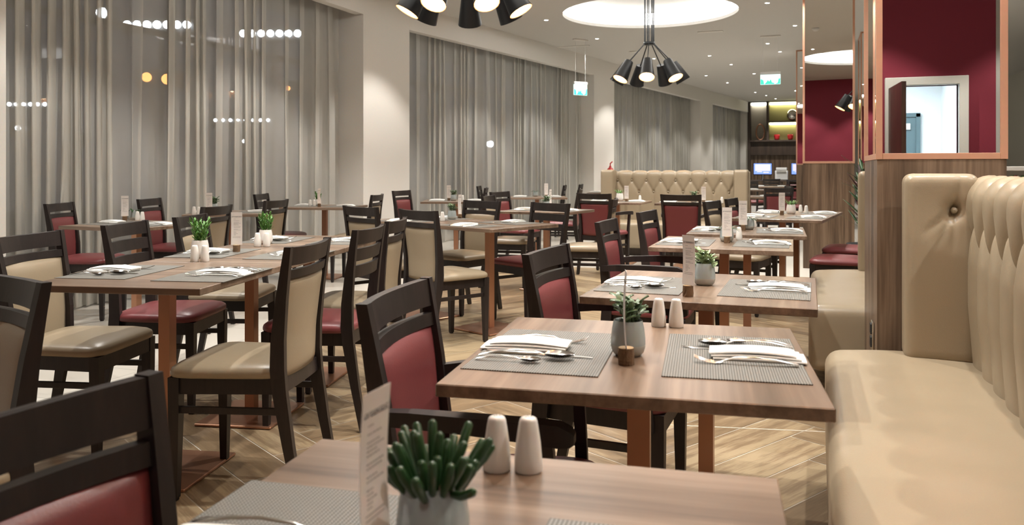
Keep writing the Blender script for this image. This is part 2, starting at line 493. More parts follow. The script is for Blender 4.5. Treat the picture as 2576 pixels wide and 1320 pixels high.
for k, (a, b) in enumerate(((1, 2), (3, 4), (5, 6), (7, 8))):
    bm = bm_new(); wall_col(bm, ys[a]-0.001, ys[b]+0.001, FZ, CEIL+0.01, 0, 0.12)
    struct('trim_%d' % (k+4), bm, M_white)
    bm = bm_new(); wall_col(bm, ys[a], ys[b], 0, 0.09, 0.40, 0.5)
    struct('baseboard_window_%d' % (k+1), bm, M_white)
    # window: frame bars and panes
    bm = bm_new()
    n = 4
    for i in range(n+1):
        y = ys[a]+0.03+(ys[b]-ys[a]-0.06)*i/n
        p = wall_pt(y, 0.80); add_box(bm, (p.x, p.y, 1.72), (0.06, 0.05, 3.3), 0)
    for z in (0.1, 2.5, 3.35):
        wall_col(bm, ys[a], ys[b], z-0.03, z+0.03, 0.78, 0.83)
    pa, pb = wall_pt(ys[a], 0.80), wall_pt(ys[b], 0.80)
    f = bm.faces.new([bm.verts.new(p) for p in ((pa.x, pa.y, 0), (pb.x, pb.y, 0), (pb.x, pb.y, CEIL), (pa.x, pa.y, CEIL))]); f.material_index = 1
    struct('window_%d' % (k+1), bm, [M_black, M_glass])

# sheer curtains
def curtain(name, ya, yb, label, seed, off=0.30):
    rr = random.Random(seed)
    bm = bm_new()
    L = yb-ya
    N = int(L/0.013)
    # phase that runs at an uneven pace gives wide flat stretches and tight folds
    ph, spd, tgt, left = 0.0, 1.0, 1.0, 0
    phs = []
    for i in range(N+1):
        if left <= 0: tgt = rr.choice([0.35, 0.7, 1.0, 1.5, 2.1]); left = rr.uniform(0.08, 0.35)
        spd += (tgt-spd)*0.22; ph += spd*0.013*2*PI/0.235; left -= 0.013
        phs.append((ph, spd))
    zs = [0.015, 0.5, 1.2, 2.0, 2.7, FZ+0.22]
    rows = []
    for z in zs:
        t = (z-zs[0])/(zs[-1]-zs[0])
        row = []
        for i, (p, s) in enumerate(phs):
            A = 0.060*min(1.3, 0.75/s**0.5)*(1.25-0.35*t)
            dev = A*math.sin(p + 0.25*math.sin(3*t+p*0.13)) + 0.012*math.sin(0.31*p+2.1*t)
            y = ya + L*i/N + 0.050*math.sin(2*p+0.7)*(1.0-0.2*t) + 0.02*math.sin(0.17*p+1.7*t)*(1-t)
            q = wall_pt(min(max(y, ya), yb), off+dev)
            row.append(Vector((q.x, q.y, z)))
        rows.append(row)
    loft(bm, rows, cap=False, closed=False)
    return tag(obj(name, bm, M_curt, None, True), label, 'curtain')
def split(a, b, fr): return a+(b-a)*fr
cut = split(ys[1], ys[2], 0.40)
curtain('sheer_curtain', ys[1]+0.02, cut-0.01, 'sheer grey-beige curtain from the near white column to the middle of the first window', 11)
curtain('sheer_curtain', cut+0.01, ys[2]-0.02, 'sheer grey-beige curtain ending at the wide white column', 12)
cut2 = split(ys[3], ys[4], 0.5)
curtain('sheer_curtain', ys[3]+0.02, cut2-0.01, 'sheer grey curtain starting just beyond the wide white column', 13)
curtain('sheer_curtain', cut2+0.01, ys[4]-0.02, 'sheer grey curtain behind the small green exit sign', 14)
curtain('sheer_curtain', ys[5]+0.02, ys[6]-0.02, 'sheer grey curtain above the tufted beige sofa', 15)
curtain('sheer_curtain', ys[7]+0.02, ys[8]-0.02, 'short sheer curtain farthest along the window wall by the shelving', 16)

# other walls
def wall_box(name, c, d, m):
    bm = bm_new(); add_box(bm, c, d); return struct(name, bm, m)
BW = -2.885
# burgundy wall behind the camera with a doorway (opening 0.60..1.42 m across)
DL, DR, DH = 0.80, 1.44, 2.06
bm = bm_new()
hull_prism(bm, [(-7.0, BW), (DL, BW), (DL, BW-0.12), (-7.0, BW-0.12)], 0, CEIL)
hull_prism(bm, [(DR, BW), (1.80, BW), (1.80, BW-0.12), (DR, BW-0.12)], 0, CEIL)
hull_prism(bm, [(DL, BW), (DR, BW), (DR, BW-0.12), (DL, BW-0.12)], DH, CEIL)
struct('wall_behind', bm, M_bwall)
wall_box('wall_behind_side', (3.9, BW-0.06, CEIL/2), (4.2, 0.12, CEIL), M_grey)
wall_box('wall_right', (4.6, 13.0, CEIL/2), (0.12, 34.0, CEIL), M_grey)
wall_box('wall_far', (1.4, END+0.45, CEIL/2), (9.0, 0.12, CEIL), M_grey)
wall_box('wall_end_left', (-7.2, 12.0, -0.2), (0.1, 37.0, 0.3), M_grey)
bm = bm_new()
for a, b in ((DL-0.09, DL), (DR, DR+0.09)):
    add_box(bm, ((a+b)/2, BW+0.0, (DH+0.09)/2), (b-a, 0.18, DH+0.09), 0, 0.006)
add_box(bm, ((DL+DR)/2, BW, DH+0.045), (DR-DL+0.02, 0.18, 0.09), 0, 0.006)
struct('trim_9', bm, M_dframe)
# white corridor beyond it
wall_box('wall_corridor_end', (1.2, BW-4.2, 1.3), (3.0, 0.1, 2.6), M_corr)
wall_box('wall_corridor_left', (-0.2, BW-2.16, 1.3), (0.1, 4.08, 2.6), M_corr)
wall_box('wall_corridor_right', (1.85, BW-2.16, 1.3), (0.1, 4.08, 2.6), M_corr)
wall_box('wall_corridor_top', (1.0, BW-2.16, 2.62), (2.5, 4.08, 0.08), M_corr)
t = thing('ceiling_lamp', 'bright cold white panel lamp on the corridor ceiling behind the open door', 'lamp', (0.8, BW-2.4, 2.58))
b_ = bm_new(); add_box(b_, (0, 0, -0.02), (0.62, 2.0, 0.035), 0, 0.004); obj('housing', b_, M_chrome_w, t)
b_ = bm_new(); add_box(b_, (0, 0, -0.04), (0.56, 1.9, 0.006)); obj('diffuser', b_, M_corrlamp, t)
bm = bm_new(); add_box(bm, (1.05, BW-4.13, 0.97), (0.80, 0.05, 1.94))
o = struct('door_2', bm, M_teal)
b_ = bm_new(); add_box(b_, (1.12, BW-4.09, 1.80), (0.5, 0.04, 0.10), 0, 0.01); obj('door_closer', b_, M_chrome_w, o)
bm = bm_new()
for x in (0.62, 1.48): add_box(bm, (x, BW-4.13, 1.0), (0.06, 0.10, 2.0))
add_box(bm, (1.05, BW-4.13, 1.98), (0.92, 0.10, 0.06))
struct('trim_10', bm, M_teal)
# door leaf standing open into the corridor
bm = bm_new(); add_box(bm, (0, 0.40, 1.02), (0.045, 0.80, 2.02), 0, 0.003)
o = struct('door_1', bm, M_leafbrown); o.location = (DL-0.035, BW+0.10, 0.0); o.rotation_euler = (0, 0, R(-4.3))
b_ = bm_new(); tube(b_, [(-0.02, 0.72, 1.02), (-0.07, 0.72, 1.02), (-0.07, 0.60, 1.02)], 0.009); obj('door_handle', b_, M_steel, o)

# mirror-clad pillars with copper frames and walnut base
def pillar(idx, x0, x1, y0, y1, ztrim, turn=0.0):
    e = 0.024
    bm = bm_new()
    add_box(bm, ((x0+x1)/2, (y0+y1)/2, ztrim/2), (x1-x0, y1-y0, ztrim), 0, 0.002)
    o = struct('wall_pillar_%s' % idx, bm, M_panel)
    bm = bm_new()
    add_box(bm, ((x0+x1)/2, (y0+y1)/2, (ztrim+CEIL)/2), (x1-x0-0.012, y1-y0-0.012, CEIL-ztrim))
    m = obj('mirror_cladding', bm, M_mirror); m.parent = o
    bm = bm_new()
    for x in (x0, x1):
        for y in (y0, y1):
            add_box(bm, (x+(e/2-0.004 if x == x0 else -e/2+0.004), y+(0.003 if y == y0 else -0.003), (ztrim+CEIL)/2), (e, 0.014, CEIL-ztrim), 0, 0.001)
    for z in (ztrim+e/2, CEIL-e/2):
        for y in (y0, y1): add_box(bm, ((x0+x1)/2, y+(e/2-0.004 if y == y0 else -e/2+0.004), z), (x1-x0-2*e+0.008, e-0.004, e), 0, 0.001)
        for x in (x0, x1): add_box(bm, (x+(e/2-0.004 if x == x0 else -e/2+0.004), (y0+y1)/2, z), (e-0.004, y1-y0-2*e+0.008, e), 0, 0.001)
    m = obj('copper_frame', bm, M_trim); m.parent = o
    if turn:
        c = Vector(((x0+x1)/2, y0, 0)); Rm = Matrix.Rotation(turn, 4, 'Z')
        o.matrix_world = Matrix.Translation(c) @ Rm @ Matrix.Translation(-c)
    return o
P1 = (0.225, 0.675, 3.55, 4.44)
pillar('near', *P1, 1.185)
P2 = (-0.148, 0.40, 9.95, 10.9)
pillar('middle', *P2, 1.205, R(-2.2))
pillar('far', -0.375, 0.10, 16.9, 17.8, 1.215)
pillar('side', 0.70, 1.2, 15.0, 15.9, 1.215)
# socket plate low on the near pillar
t = thing('power_socket', 'small black double power socket low on the aisle face of the near walnut pillar', 'socket', (P1[0]-0.001, 3.74, 0.45))
b_ = bm_new(); add_box(b_, (-0.004, 0, 0), (0.008, 0.075, 0.115), 0, 0.002); obj('cover_plate', b_, M_steel, t)
for z in (-0.027, 0.027):
    b_ = bm_new(); add_box(b_, (-0.010, 0, z), (0.008, 0.05, 0.042), 0, 0.002); obj('outlet', b_, M_rubber, t)

# ------------------------------------------------------------------ lamps
DOWN = [(1374,50),(1502,97),(1645,147),(1711,168),(1776,190),(1785,140),(1830,208),(1839,162),(1897,185),(1900,232),(1927,240),(1951,248),(1930,7),(1931,109),(2000,64),(1962,130),(2001,228)]
def make_downlight():
    t = thing('downlight', '', 'light')
    b_ = bm_new(); lathe(b_, [(0.030, 0.0), (0.030, -0.006), (0.044, -0.004), (0.046, 0.0)], 20, cap=False); obj('trim_ring', b_, M_chrome_w, t, True)
    b_ = bm_new(); lathe(b_, [(0.030, -0.003), (0.018, -0.005), (0.001, -0.0055)], 20, cap=False); obj('lens', b_, M_led, t, True)
    return t
spot_data = {}
def spot(p, power, angle=100, blend=0.35, rad=0.03, col=(1.0, 0.96, 0.905)):
    key = (power, angle, blend, rad, col)
    if key not in spot_data:
        d = bpy.data.lights.new('downlight_beam', 'SPOT'); d.energy = power; d.spot_size = R(angle); d.spot_blend = blend; d.shadow_soft_size = rad; d.color = col
        spot_data[key] = d
    o = bpy.data.objects.new('downlight_beam', spot_data[key]); C.objects.link(o); o.location = (p[0], p[1], p[2]-0.03)
    return o
UNSEEN_DOWN = [(-2.6, 3.2), (-1.25, 2.6), (1.85, 1.9), (-0.95, 4.4), (0.55, 3.15), (-0.6, 3.1), (-4.1, 2.4), (-4.1, 4.6), (-1.6, -2.0), (0.35, -1.9), (2.4, -1.9), (2.4, 4.0), (-1.7, 9.9), (-2.9, 9.4), (-0.4, 9.6), (-1.0, 7.6), (2.7, 6.6), (2.6, 9.2), (3.4, 12.0),
        (-4.3, 7.0), (-0.8, 6.6), (-0.7, 8.6), (1.2, 5.6), (-4.2, 9.2)]
for k, (px, py) in enumerate(DOWN):
    p = at(px, py, CEIL-0.001)
    place('downlight', make_downlight, p, 0, 'small round white downlight added in the ceiling out of view', 'downlight', 'ceiling downlights')
    spot(p, 75)
for x, y in UNSEEN_DOWN:  # unseen downlights; those by sofa, side and back walls added to brighten them
    p = Vector((x, y, CEIL-0.001))
    place('downlight', make_downlight, p, 0, 'small round white downlight added in the ceiling out of view', 'downlight', 'ceiling downlights')
    spot(p, 90)

# chandeliers: a bundle of rods spreading to seven tapered black shades
def chandelier(cx, cy, zc, zb, label, turn):
    t = thing('chandelier', label, 'chandelier', (cx, cy, 0))
    b_ = bm_new(); lathe(b_, [(0.001, zc+0.03), (0.125, zc+0.03), (0.125, zc), (0.001, zc)], 28, cap=False); obj('ceiling_plate', b_, M_black, t)
    zk = zb+0.60
    b_ = bm_new(); lathe(b_, [(0.001, zk+0.02), (0.085, zk+0.02), (0.085, zk-0.02), (0.001, zk-0.02)], 20, cap=False); obj('collar', b_, M_black, t)
    n = 7
    for k in range(n):
        a = turn+2*PI*k/n
        d = Vector((math.cos(a), math.sin(a), 0))
        top = d*0.07
        elbow = Vector((top.x, top.y, zk))
        hip = d*0.36 + Vector((0, 0, zb+0.30))
        b_ = bm_new(); tube(b_, [(top.x, top.y, zc), elbow, hip], 0.009, 6); obj('rod', b_, M_black, t)
        ax = (d*0.50+Vector((0, 0, -0.86))).normalized()
        e1 = ax.cross(Vector((-d.y, d.x, 0))).normalized(); e2 = ax.cross(e1)
        def ring(h, r, m=18): return [hip + ax*h + (e1*math.cos(2*PI*i/m)+e2*math.sin(2*PI*i/m))*r for i in range(m)]
        b_ = bm_new()
        loft(b_, [ring(-0.015, 0.001), ring(-0.015, 0.062), ring(0.0, 0.066), ring(0.30, 0.112)], cap=False)
        loft(b_, [ring(0.30, 0.112), ring(0.298, 0.107), ring(0.01, 0.060), ring(0.01, 0.001)], cap=False, mi=1)
        s = obj('lamp_shade', b_, [M_black, M_lampin], t, True, 35)
        b_ = bm_new(); loft(b_, [ring(0.03, 0.012, 10), ring(0.09, 0.018, 10), ring(0.13, 0.034, 10), ring(0.17, 0.034, 10), ring(0.195, 0.016, 10)]); obj('bulb', b_, M_warm, s, True)
        l = bpy.data.lights.new('bulb_light', 'POINT'); l.energy = 1.3; l.color = (1.0, 0.78, 0.56); l.shadow_soft_size = 0.03
        lo = bpy.data.objects.new('bulb_light', l); C.objects.link(lo); lo.location = Vector((cx, cy, 0)) + hip + ax*0.22
chandelier(*COVES[0], CEIL+0.25, 2.41, 'black chandelier with seven tapered shades hanging under the bright round recess', 0.35)
chandelier(*COVES[1], CEIL+0.25, 2.47, 'black chandelier cut by the top edge, in front of the wide white column', 0.1)
chandelier(*COVES[2], CEIL+0.25, 2.36, 'black chandelier seen only in the mirror of the far pillar', 0.2)

# ------------------------------------------------------------------ upholstered benches
def rounded(size, r, cuts=(10, 10, 6)):
    """closed box with rounded edges on a regular grid, centred"""
    bm = bm_new()
    h = [d/2 for d in size]
    def coords(n, half):
        # denser towards the ends so that the rounding is smooth
        e = [-half + r*k for k in (0, 0.12, 0.35, 0.65, 1.0)]
        m = [-half + r + (2*half-2*r)*i/n for i in range(1, n)]
        return e + m + [-q for q in e[::-1]]
    cs = [coords(n, hh) for n, hh in zip(cuts, h)]
    V = {}
    def vert(p):
        key = tuple(round(q, 5) for q in p)
        if key not in V:
            inn = Vector([max(-hh+r, min(hh-r, q)) for q, hh in zip(p, h)])
            d = Vector(p)-inn
            V[key] = bm.verts.new(inn + (d.normalized()*r if d.length > 1e-7 else d))
        return V[key]
    for ax in range(3):
        b, c = [(1, 2), (0, 2), (0, 1)][ax]
        for sg in (-1, 1):
            for i in range(len(cs[b])-1):
                for j in range(len(cs[c])-1):
                    q = []
                    for di, dj in ((0, 0), (1, 0), (1, 1), (0, 1)):
                        p = [0, 0, 0]; p[ax] = sg*h[ax]; p[b] = cs[b][i+di]; p[c] = cs[c][j+dj]
                        q.append(vert(p))
                    if len(set(q)) == 4: bm.faces.new(q)
    return bm
def seg_d(px, pz, a, b):
    dx, dz = b[0]-a[0], b[1]-a[1]
    t = max(0, min(1, ((px-a[0])*dx+(pz-a[1])*dz)/(dx*dx+dz*dz+1e-9)))
    return math.hypot(px-a[0]-t*dx, pz-a[1]-t*dz)
def tufted_back(L, z0, z1, th, p, r1, r2, amp=0.045, step=0.011):
    """bench back along +x, front facing -y at y = 0; deep buttoned with pleats"""
    bm = bm_new()
    def h(v, z):
        k = round(v/p)
        d = b = 9
        for q in (k-1, k, k+1):
            d = min(d, seg_d(v, z, (q*p, r1), (q*p, z1+0.4)))
            for sg in (-0.5, 0.5): d = min(d, seg_d(v, z, (q*p, r1), ((q+sg)*p, r2)))
            d = min(d, seg_d(v, z, ((q+0.5)*p, r2), ((q+0.5)*p, -1)))
            db = min(math.hypot(v-q*p, z-r1), math.hypot(v-(q+0.5)*p, z-r2))
            b = min(b, db)
        g = amp*(1-math.exp(-d/0.028)) - 0.016*math.exp(-(b/0.022)**2)
        g *= 0.35+0.65*min(1, max(0, (z-z0)/0.30)) if z < r2 else 1
        return g
    prof = []
    R_ = 0.06
    z = z0
    while z < z1-R_: prof.append((0.0, z, -1, 0, z)); z += 0.014
    for k in range(9):
        a = PI/2*k/8
        prof.append((R_-R_*math.cos(a), z1-R_+R_*math.sin(a), -math.cos(a), math.sin(a), z1-R_+R_*a))
    for k in range(1, 5): prof.append((R_+(th-R_-0.03)*k/4, z1, 0, 1, z1+0.06+0.03*k))
    prof += [(th, z1-0.03, 0.6, 0.6, None), (th, z0, 1, 0, None)]
    N = int(L/step)
    rows = []
    for i in range(N+1):
        v = L*i/N
        ed = min(1, min(v, L-v)/0.05)
        row = []
        for y, zz, ny, nz, t in prof:
            g = 0 if t is None else h(v, t)*(0.3+0.7*ed)
            if t is not None and t > z1: g *= max(0.25, 1-(t-z1)/0.22)
            row.append(Vector((v, y+ny*g, zz+nz*g)))
        rows.append(row)
    loft(bm, rows, cap=True)
    return bm
def buttons(parent, L, p, r1, r2, skip=0):
    for k in range(1, int(L/p)+1):
        for q, z in ((k, r1), (k-0.5, r2)):
            if q*p > L-0.03: continue
            b_ = bm_new(); lathe(b_, [(0.001, 0.006), (0.008, 0.005), (0.012, 0.0), (0.012, -0.004)], 10, cap=False)
            bmesh.ops.rotate(b_, verts=b_.verts[:], cent=(0, 0, 0), matrix=Matrix.Rotation(R(90), 3, 'X'))
            o = obj('button', b_, M_beige, parent, True); o.location = (q*p, -0.004, z)
def wing(size, mirror=False):
    """plain padded end panel facing -y with one buttoned dimple near its inner edge"""
    bm = rounded(size, 0.035, (22, 6, 40))
    ix = size[0]/2-0.082
    for v in bm.verts:
        if v.co.y < 0:
            d = math.hypot(v.co.x-ix, v.co.z-(size[2]/2-0.135))
            g = 0.030*math.exp(-(d/0.028)**2)
            for sx, sz in ((-0.10, -0.08), (-0.06, -0.13), (-0.005, -0.17), (0.02, 0.13)):
                dd = seg_d(v.co.x, v.co.z, (ix, size[2]/2-0.135), (ix+sx, size[2]/2-0.135+sz))
                g += 0.010*math.exp(-(dd/0.010)**2)*max(0, 1-d/0.17)
            g += 0.012*max(0, 1-d/0.16)
            v.co.y += g
        if mirror: v.co.x = -v.co.x
    if mirror: bmesh.ops.reverse_faces(bm, faces=bm.faces[:])
    return bm
def bench(name, label, L, depth, wings, group=None, bth=0.16, pitch=0.182, amp=0.04):
    """bench along +x from 0 to L; back front face at y = 0, seat front at y = -depth"""
    t = thing(name, label, 'bench seat')
    bm = rounded((L, depth+0.05, 0.34), 0.055, (max(6, int(L/0.08)), 14, 6))
    for v in bm.verts:
        if v.co.z > 0.1:
            v.co.z += 0.012*math.cos(v.co.y/(depth+0.05)*PI) + 0.003*math.sin(v.co.x*23)*math.cos(v.co.y*9)
    s = obj('seat_cushion', bm, M_beige, t, True); s.location = (L/2, -depth/2+0.025, 0.10+0.17)
    bm = bm_new(); add_box(bm, (L/2, -depth/2+0.05, 0.052), (L-0.08, depth-0.10, 0.10)); obj('plinth', bm, M_dark_panel, t)
    b = obj('backrest', tufted_back(L, 0.36, 1.122-amp*0.75, bth, pitch, 0.985, 0.83, amp), M_beige, t, True)
    buttons(b, L, pitch, 0.985, 0.83)
    bm = bm_new(); add_box(bm, (L/2, bth-0.02, 0.20), (L, 0.04, 0.36)); obj('back_panel', bm, M_panel, t)
    for x, m in wings:
        w = obj('side_wing', wing((0.25, 0.13, 0.70), m == 'y'), M_beige, t, True)
        w.location = (x[0], x[1], 0.43+0.35); w.rotation_euler = (0, 0, x[2])
        b_ = bm_new(); lathe(b_, [(0.001, 0.006), (0.008, 0.005), (0.012, 0.0), (0.012, -0.004)], 10, cap=False)
        bmesh.ops.rotate(b_, verts=b_.verts[:], cent=(0, 0, 0), matrix=Matrix.Rotation(R(90), 3, 'X'))
        k = obj('button', b_, M_beige, w, True); k.location = ((0.043 if m != 'y' else -0.043), -0.038, 0.215)
    return t
# near banquette: back along y, front facing the aisle (-x); local +x runs towards the camera
b1 = bench('banquette', 'long beige leather banquette with buttoned back beside the camera', 4.3, 0.515, [((0.065, -0.115, R(90)), 'n')])
b1.location = (0.545, 3.475, 0); b1.rotation_euler = (0, 0, -PI/2)
b2 = bench('banquette', 'short beige leather banquette beyond the mirrored walnut pillar', 1.66, 0.585, [((0.065, -0.155, R(90)), 'n')])
b2.location = (0.545, 6.13, 0); b2.rotation_euler = (0, 0, -PI/2)
SO_X, SO_Y = -2.787, 11.1
b3 = bench('sofa', 'beige tufted leather sofa facing the room below the third window', 1.96, 0.55, [((0.065, -0.115, R(-90)), 'y'), ((1.895, -0.115, R(90)), 'n')], pitch=0.2, amp=0.026)
b3.location = (SO_X, SO_Y, 0)
for w in b3.children:
    if w.name.startswith('side_wing'):
        x = 0.095 if w.location.x < 1 else 1.865
        w.rotation_euler = (0, 0, 0); w.scale = (0.75, 1.9, 1); w.location = (x, -0.08, 0.78)
        for c in list(w.children): bpy.data.objects.remove(c)
        bm = rounded((0.25, 0.13, 0.70), 0.035, (8, 6, 12))
        for f in bm.faces: f.smooth = True
        w.data.clear_geometry(); bm.to_mesh(w.data); bm.free()

# ------------------------------------------------------------------ chairs (front faces +x)
PX = [(0.0, -0.252, 0.014, 0.180), (0.012, -0.250, 0.014, 0.180), (0.20, -0.214, 0.019, 0.179), (0.38, -0.184, 0.025, 0.178), (0.46, -0.177, 0.026, 0.178),
      (0.56, -0.179, 0.024, 0.181), (0.70, -0.194, 0.019, 0.188), (0.80, -0.209, 0.015, 0.194), (0.882, -0.222, 0.012, 0.199)]
def post_x(z):
    for a, b in zip(PX, PX[1:]):
        if a[0] <= z <= b[0]:
            t = (z-a[0])/(b[0]-a[0]); return a[1]+(b[1]-a[1])*t, a[3]+(b[3]-a[3])*t
    return PX[-1][1], PX[-1][3]
def bowed(bm, zs, inset, th, bow, puff=0.0, n=11, round_=False, top_dip=0.0):
    """board or pad between the posts, bowed backwards; zs heights from bottom to top"""
    loops = []
    for q, z in enumerate(zs):
        x0, yh = post_x(z); yh -= inset
        fr, bk = [], []
        e = 1.0
        if round_:
            t = q/(len(zs)-1); e = min(1, math.sqrt(max(0.02, 1-abs(2*t-1)**8)))
        for i in range(n):
            y = -yh+2*yh*i/(n-1)
            k = y/yh
            w = 1.0
            if round_: w = math.sqrt(max(0.03, 1-abs(k)**6))
            xb = x0-bow*(1-k*k)
            dz = -top_dip*(1-k*k) if q == len(zs)-1 else 0
            fr.append(Vector((xb+th/2*w*e+puff*w*e*(1-k*k), y, z+dz))); bk.append(Vector((xb-th/2*w*e, y, z+dz)))
        loops.append(fr+bk[::-1])
    loft(bm, loops)
def seat_outline(sc, m=40):
    pts = []
    for k in range(m):
        a = 2*PI*k/m
        c, s = math.cos(a), math.sin(a)
        e = 0.30
        x = math.copysign(abs(c)**e, c); y = math.copysign(abs(s)**e, s)
        xx = 0.0125+0.2075*x*sc
        hw = 0.193+0.030*(xx+0.195)/0.41
        pts.append((xx, y*hw*sc))
    return pts
def make_chair(style, leather, arms):
    def build():
        lm = M_beige if leather == 'beige' else M_burg
        t = thing('dining_armchair' if arms else 'dining_chair', '', 'chair')
        bm = bm_new()
        prof = [(0.427, 0.95), (0.430, 0.985), (0.437, 1.0), (0.448, 1.0), (0.457, 0.985), (0.466, 0.93), (0.475, 0.80), (0.482, 0.58), (0.486, 0.28)]
        loft(bm, [[Vector((x, y, z)) for x, y in seat_outline(s)] for z, s in prof])
        obj('seat', bm, lm, t, True)
        bm = bm_new()      # seat frame ring
        def ring(d, z): return [Vector((x, y, z)) for x, y in ((-0.185+d, -0.165+d), (0.205-d, -0.200+d), (0.205-d, 0.200-d), (-0.185+d, 0.165-d))]
        loft(bm, [ring(0, 0.37), ring(0, 0.428), ring(0.022, 0.428), ring(0.022, 0.37), ring(0, 0.37)], cap=False)
        obj('seat_frame', bm, M_frame, t)
        for s in (-1, 1):
            bm = bm_new()
            rect_loft(bm, [((0.190, s*0.188, 0.0), 0.010, 0.010), ((0.190, s*0.188, 0.008), 0.010, 0.010), ((0.190, s*0.188, 0.009), 0.013, 0.013), ((0.188, s*0.186, 0.30), 0.019, 0.019), ((0.188, s*0.186, 0.428), 0.020, 0.020)])
            obj('front_leg', bm, M_frame, t)
            bm = bm_new()
            rect_loft(bm, [((x, s*y, z), hx, 0.0125 if z > 0.01 else 0.009) for z, x, hx, y in PX])
            obj('rear_leg', bm, M_frame, t)
            bm = bm_new()
            add_box(bm, (-0.01, s*0.183, 0.315), (0.40, 0.014, 0.024), s*R(1.5), 0.002)
            obj('stretcher', bm, M_frame, t)
        bm = bm_new(); bowed(bm, [0.816, 0.836, 0.858, 0.880], 0.006, 0.020, 0.026, top_dip=0.004); obj('top_rail', bm, M_frame, t, angle=40)
        if style == 'panel':
            bm = bm_new(); bowed(bm, [0.770, 0.785, 0.800], 0.006, 0.020, 0.024); obj('middle_rail', bm, M_frame, t, angle=40)
            bm = bm_new(); bowed(bm, [0.425+(0.773-0.425)*k/14 for k in range(15)], 0.008, 0.026, 0.020, 0.010, 15, True); obj('backrest', bm, lm, t, True)
            bm = bm_new(); bowed(bm, [0.375, 0.40, 0.425], 0.004, 0.020, 0.004); obj('lower_rail', bm, M_frame, t, angle=40)
        else:
            for a, b in ((0.742, 0.797), (0.668, 0.722)):
                bm = bm_new(); bowed(bm, [a, (a+b)/2, b], 0.006, 0.018, 0.024); obj('back_slat', bm, M_frame, t, angle=40)
        if arms:
            for s in (-1, 1):
                bm = bm_new()
                path = [(-0.205, 0.190, 0.655, 0.013, 0.014), (-0.12, 0.212, 0.664, 0.016, 0.015), (0.0, 0.232, 0.668, 0.019, 0.016), (0.11, 0.238, 0.666, 0.021, 0.018),
                        (0.175, 0.238, 0.662, 0.021, 0.020), (0.198, 0.238, 0.658, 0.019, 0.014), (0.205, 0.238, 0.656, 0.014, 0.008)]
                loft(bm, [[Vector((x, s*y+sy*hy, z+sz*hz)) for sy, sz in ((-1, -1), (1, -1), (1, 1), (-1, 1))] for x, y, z, hy, hz in path])
                obj('armrest', bm, M_frame, t, angle=35)
                bm = bm_new(); rect_loft(bm, [((0.165, s*0.207, 0.375), 0.014, 0.013), ((0.160, s*0.214, 0.50), 0.014, 0.012), ((0.150, s*0.233, 0.655), 0.013, 0.012)])
                obj('arm_support', bm, M_frame, t)
        return t
    return build
def chair(style, leather, X, Y, head, label, arms=False, group='dining chairs in the restaurant'):
    """X, Y, head in the camera frame (right, ahead; degrees from right)"""
    p = cf(X, Y)
    return place(('chair', style, leather, arms), make_chair(style, leather, arms), p, R(head)+PHI, label, 'chair', group)

# ------------------------------------------------------------------ tables
TS = 0.70
def make_table():
    t = thing('dining_table', '', 'table')
    bm = bm_new(); add_box(bm, (0, 0, 0.738), (TS, TS, 0.024), 0, 0.002, 1); obj('table_top', bm, M_top, t)
    bm = bm_new(); rect_loft(bm, [((0, 0, 0.012), 0.024, 0.024), ((0, 0, 0.722), 0.024, 0.024)]); obj('column', bm, M_copper, t)
    bm = bm_new(); add_box(bm, (0, 0, 0.721), (0.30, 0.30, 0.008)); obj('mounting_plate', bm, M_black, t)
    bm = bm_new(); add_box(bm, (0, 0, 0.008), (0.385, 0.385, 0.012), 0, 0.003, 1); obj('base_plate', bm, M_copper, t)
    return t
TABLES = {}
def table(key, X, Y, rotc, label, grain=1, sx=1.0, sy=1.0):
    p = cf(X, Y)
    o = place('table', make_table, p, R(rotc)+PHI+(PI/2 if grain else 0), label, 'table', 'square restaurant tables')
    o.scale = (sy, sx, 1) if grain else (sx, sy, 1)
    TABLES[key] = (p, R(rotc)+PHI)
    return o
def on_table(key, lat, dep, z=0.75):
    p, a = TABLES[key]
    return Vector((p.x+lat*math.cos(a)-dep*math.sin(a), p.y+lat*math.sin(a)+dep*math.cos(a), z))

# ------------------------------------------------------------------ things on the tables
def make_mat():
    bm = bm_new(); add_box(bm, (0, 0, 0.001), (0.275, 0.41, 0.002))
    return obj('placemat', bm, M_mat)
def make_napkin():
    bm = bm_new()
    rr = random.Random(5)
    L, W = 0.185, 0.078
    for q in range(3):
        z0 = 0.0005+q*0.0045
        loops = []
        n = 14
        for i in range(n+1):
            x = -L/2+L*i/n
            w = W/2-0.003*q
            sag = 0.002*math.sin(PI*i/n)*(q+1)
            sh = 0.004*(q-1) + (0.006*q if i < 2 else 0)
            prof = [(-w, 0), (-w-0.002, 0.002), (-w, 0.0042), (w*0.2, 0.0050), (w, 0.0042), (w+0.0015, 0.002), (w, 0)]
            loops.append([Vector((x+sh*(1 if i in (0, n) else 0.5), a, z0+b+(sag if b > 0.001 or q else 0))) for a, b in prof])
        loft(bm, loops)
    return obj('folded_napkin', bm, M_nap, None, True, 50)
def ribbon(bm, secs, th):
    """secs: x, y, half width, z"""
    loft(bm, [[Vector((x, y-w, z)), Vector((x, y-w*0.6, z+th*0.75)), Vector((x, y, z+th)), Vector((x, y+w*0.6, z+th*0.75)), Vector((x, y+w, z)), Vector((x, y, z-th*0.2))] for x, y, w, z in secs])
